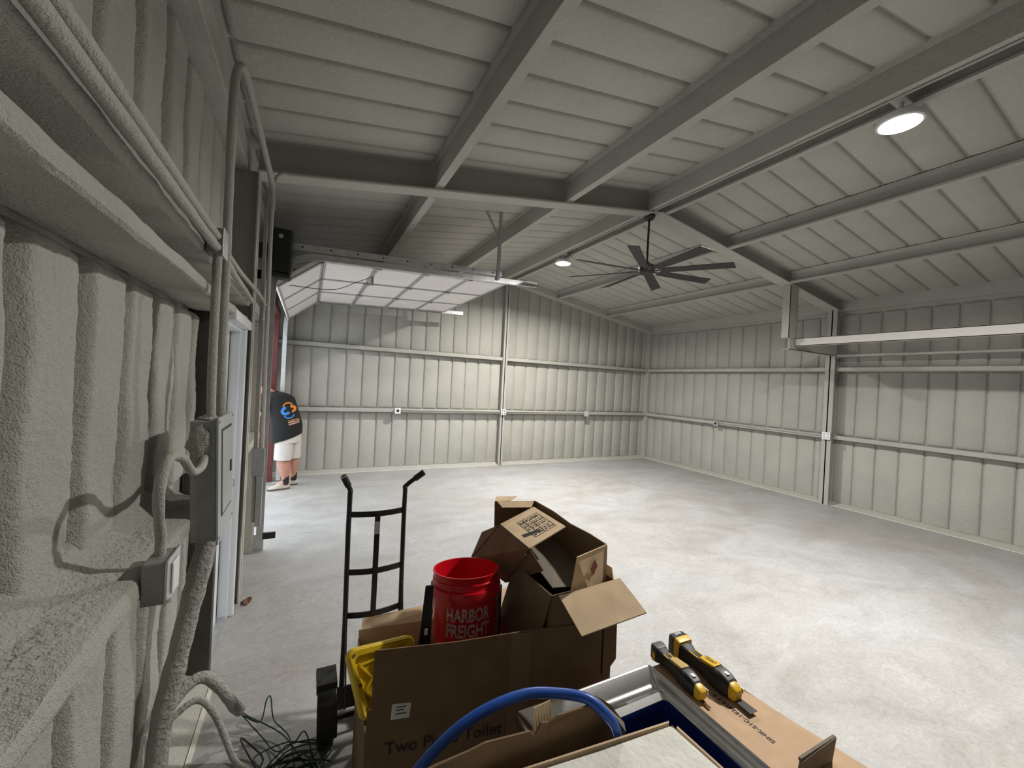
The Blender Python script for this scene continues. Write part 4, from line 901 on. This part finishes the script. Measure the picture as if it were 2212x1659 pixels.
# ------------------------------------------------------------------ person by the overhead door
def skin_mesh(V, E, R, sub=2):
    me = bpy.data.meshes.new('sk'); me.from_pydata([tuple(v) for v in V], E, [])
    o = bpy.data.objects.new('sk', me); C.objects.link(o)
    sk = o.modifiers.new('skin', 'SKIN'); sk.use_smooth_shade = True
    for i, r in enumerate(R): o.data.skin_vertices[0].data[i].radius = (r, r) if not isinstance(r, tuple) else r
    for i in range(len(V)): o.data.skin_vertices[0].data[i].use_root = (i == 0)
    ss = o.modifiers.new('sub', 'SUBSURF'); ss.levels = sub; ss.render_levels = sub
    bpy.context.view_layer.update()
    m = bpy.data.meshes.new_from_object(o.evaluated_get(bpy.context.evaluated_depsgraph_get()))
    bpy.data.objects.remove(o)
    for q in m.polygons: q.use_smooth = True
    return m
PO = Vector((-.25, 7.0, 0))
PE = thing('person', PO, 'person in black printed T-shirt and light shorts leaning out of the overhead door', 'person')
ff = Vector((-.84, .54, 0)).normalized(); ll = Vector((-ff.y, ff.x, 0)); ll = ll if ll.y < 0 else -ll      # facing, own left (toward the viewer)
V, E_, R = [], [], []
def pv(p, r, link=None):
    V.append(Vector(p)); R.append(r); k = len(V)-1
    if link is not None: E_.append((link, k))
    return k
pel = pv((-.235, 7.0, .90), .15)
spn = pv((-.27, 7.0, 1.10), .135, pel); cht = pv((-.335, 7.01, 1.27), .115, spn); nk = pv((-.47, 7.03, 1.42), .062, cht)
h1 = pv((-.55, 7.05, 1.47), .075, nk); h2 = pv((-.62, 7.08, 1.53), .088, h1); h3 = pv((-.67, 7.10, 1.58), .07, h2)
hd = Vector((-.62, 7.08, 1.52)); fdir = (ff*.8+Vector((0, 0, -.45))).normalized()
pv(hd+fdir*.10+Vector((0, 0, -.005)), .014, h2)
for sgn in (1, -1): pv(hd+ll*sgn*.088, .014, h2)
for sgn in (1, -1):
    sh = pv(V[cht]+ll*.15*sgn+Vector((0, 0, .06)), .048, cht)
    el = pv(V[sh]+ff*.17+ll*.04*sgn+Vector((0, 0, -.22)), .045, sh)
    wr_ = pv(V[el]+ff*.22-ll*.02*sgn+Vector((0, 0, .02)), .030, el)
    pm = pv(V[wr_]+ff*.07, .034, wr_)
    for i in range(4):
        off = ll*sgn*(.024-.016*i); Lf = (.036, .042, .040, .030)[i]
        a = pv(V[pm]+ff*.035+off, .0095, pm); b = pv(V[a]+ff*Lf+Vector((0, 0, -.008)), .0085, a); pv(V[b]+ff*Lf*.6+Vector((0, 0, -.022)), .0075, b)
    a = pv(V[wr_]+ff*.045-ll*sgn*.038+Vector((0, 0, -.008)), .011, wr_); pv(V[a]+ff*.04-ll*sgn*.012+Vector((0, 0, -.012)), .009, a)
legs = ((Vector((-.265, 6.925, .86)), Vector((-.285, 6.93, .48)), Vector((-.225, 6.92, .10)), Vector((-.37, 6.872, .045))), (Vector((-.175, 7.08, .86)), Vector((-.165, 7.12, .48)), Vector((-.125, 7.15, .11)), Vector((-.27, 7.13, .045))))
for hp, kn, ankl, toe_ in legs:
    a = pv(hp, .105, pel); b = pv(kn, .076, a); c1 = pv(kn.lerp(ankl, .36)+Vector((.016, 0, 0)), .088, b); c2 = pv(ankl, .042, c1); pv(Vector((toe_.x, toe_.y, .035)), .022, c2)
bm_ = skin_mesh(V, E_, R, 2); bm_.transform(Matrix.Translation(-PO)); bm_.materials.append(MT['skin'])
bo = bpy.data.objects.new('body', bm_); C.objects.link(bo); bo.parent = PE
# shirt: lofted torso rings (centre, half width along ll, half depth along ff)
def ering(c, hw, hd_, n=24, tilt_=0, p=2.3):
    out = []
    for i in range(n):
        a = 2*math.pi*i/n; ca, sa = math.cos(a), math.sin(a)
        k = (abs(ca)**p+abs(sa)**p)**(-1/p); u, v = ca*k*hw, sa*k*hd_
        out.append(Vector(c)+ll*u+ff*v+Vector((0, 0, tilt_*(u*ll.x+v*ff.x))))
    return out
mb = MB()
mb.loft([ering((-.235, 7.0, .755), .215, .185, tilt_=.35), ering((-.235, 7.0, .80), .222, .192, tilt_=.3), ering((-.24, 7.0, .92), .222, .195, tilt_=.2), ering((-.255, 7.0, 1.05), .215, .188), ering((-.29, 7.0, 1.18), .212, .178), ering((-.325, 7.0, 1.29), .226, .168), ering((-.345, 7.01, 1.37), .222, .155), ering((-.375, 7.01, 1.415), .185, .13), ering((-.42, 7.02, 1.445), .115, .10), ering((-.45, 7.025, 1.455), .082, .082)], cap=False)
shirt = build(mb, 'shirt', 'shirt', PE, True)
for sgn in (1, -1):
    s0 = Vector((-.335, 7.01, 1.30))+ll*.15*sgn+Vector((0, 0, .06)); s1 = s0+ff*.15+ll*.06*sgn+Vector((0, 0, -.19))
    mb = MB(); mb.tube([s0, s0.lerp(s1, .5), s1], [.088, .082, .078], 16, False); build(mb, 'sleeve', 'shirt', shirt, True)
# shorts
mb = MB(); mb.loft([ering((-.225, 7.0, .70), .20, .165), ering((-.23, 7.0, .84), .20, .17), ering((-.235, 7.0, .95), .19, .165)]); sh_ = build(mb, 'shorts', 'shorts', PE, True)
for hp, kn, ankl, toe_ in legs:
    mb = MB(); mb.tube([hp+Vector((.01, 0, -.02)), hp.lerp(kn, .5)+Vector((.012, 0, 0)), kn+Vector((.012, 0, -.035))], [.125, .122, .118], 20, False); build(mb, 'shorts_leg', 'shorts', sh_, True)
    mb = MB(); mb.tube([ankl+Vector((.005, 0, .09)), ankl+Vector((.003, 0, .03)), ankl+Vector((0, 0, -.03))], [.050, .048, .05], 16, False); build(mb, 'sock', 'sock', PE, True)
    d = (toe_-ankl); d.z = 0; d.normalize(); s = Vector((-d.y, d.x, 0)); hl = Vector((ankl.x, ankl.y, 0))-d*.06
    mb = MB(); rings = []
    for t_, hw, top in ((0, .026, .085), (.03, .040, .112), (.08, .044, .112), (.14, .046, .098), (.20, .048, .076), (.25, .044, .060), (.285, .028, .042)):
        c = hl+d*t_
        rings.append([c+s*hw*x_+Vector((0, 0, z_)) for x_, z_ in ((-.9, .022), (-1, .035), (-.75, top*.8), (0, top), (.75, top*.8), (1, .035), (.9, .022))])
    mb.loft(rings); so = build(mb, 'shoe', 'shoe', PE, True)
    mb = MB(); mb.prism([hl+d*t_+s*hw for t_, hw in ((-.004, -.02), (.03, -.040), (.12, -.042), (.20, -.048), (.26, -.042), (.292, -.02), (.292, .02), (.26, .042), (.20, .048), (.12, .042), (.03, .040), (-.004, .02))], (0, 0, .024)); build(mb, 'sole', 'sole', so)
# hair, eyes
mb = MB(); rings = []
for i in range(1, 8):
    th = math.radians(100*i/7-2); rings.append([hd+Vector((0, 0, .02))-ff*.012+(ff*math.cos(a)*.093+ll*math.sin(a)*.088)*math.sin(th)+Vector((0, 0, .112*math.cos(th)+(.03 if math.cos(a) > .2 else -.0)*math.sin(th))) for a in [2*math.pi*j/20 for j in range(20)]])
mb.loft(rings, cap=False); mb.f.append(list(range(20))); build(mb, 'hair', 'hair', PE, True)
for sgn in (1, -1):
    mb = MB(); mb.lathe([(.001, -.011), (.008, -.008), (.011, 0), (.008, .008), (.001, .011)], hd+fdir*.078+ll*sgn*.032+Vector((0, 0, .02)), (0, 0, 1), 10); build(mb, 'eye', 'plate_white', PE, True)
# print on the back of the shirt, wrapped on its surface
from mathutils.bvhtree import BVHTree
sv = [v.co+PO for v in shirt.data.vertices]; bv = BVHTree.FromPolygons(sv, [list(q_.vertices) for q_ in shirt.data.polygons])
bn = (-ff*.55+ll*.83).normalized(); bx = Vector((-bn.y, bn.x, 0)).normalized(); bx = bx if bx.x > 0 else -bx
bc0 = Vector((-.25, 7.0, 1.17))+bn*.5+bx*.035; rl = math.radians(14)
def onshirt(u, v, lift):
    U = u*math.cos(rl)-v*math.sin(rl); Vv = u*math.sin(rl)+v*math.cos(rl)
    p0 = bc0+bx*U+Vector((0, 0, Vv)); h = bv.ray_cast(p0, -bn); return (h[0]+h[1]*lift*(1 if h[1].dot(bn) > 0 else -1)) if h[0] else p0-bn*.35
def arcband(cu, cv, r0, r1, a0, a1, nm, m, lift=.003, n=18, ey=1):
    mb = MB(); vv = []
    for i in range(n+1):
        a = math.radians(a0+(a1-a0)*i/n)
        for r in (r0, r1): vv.append(onshirt(cu+r*math.cos(a), cv+ey*r*math.sin(a), lift))
    mb.add(vv, [(2*i, 2*i+1, 2*i+3, 2*i+2) for i in range(n)]); build(mb, nm, m, shirt)
arcband(-.045, .02, .022, .062, 70, 330, 'back_print', 'logo_blue')
arcband(.045, .03, .015, .052, -110, 120, 'back_print', 'logo_orange')
arcband(-.005, .075, .048, .066, 15, 165, 'back_print', 'logo_orange', .0035)
arcband(-.01, -.03, .055, .072, 190, 340, 'back_print', 'logo_blue', .0035)
mb = MB(); mb.add([onshirt(u, v, .005) for u, v in ((-.06, .065), (.05, .085), (.05, .105), (-.06, .085))], [(0, 1, 2, 3)]); build(mb, 'back_print', 'logo_white', shirt)
random.seed(5)
for r_i, (v0, hgt, mm) in enumerate(((-.135, .010, 'logo_orange'), (-.165, .020, 'logo_pink'), (-.195, .020, 'logo_pink'))):
    mb = MB(); u = -.045
    while u < .085:
        l = random.uniform(.008, .02); mb.add([onshirt(a, b, .004) for a, b in ((u, v0), (u+l, v0), (u+l, v0+hgt), (u, v0+hgt))], [(0, 1, 2, 3)]); u += l+.004
    build(mb, 'back_lettering', mm, shirt)

rc = build(MB().tube([(3.553, YB+.3, zl(3.55)-.010), (3.553, 7.6, zl(3.55)-.010)], .010, 8), 'conduit', 'foam', None, True, origin=(3.553, 3.5, zl(3.55))); tag(rc, 'straight conduit running along the ridge purlin past both lamps', 'conduit')
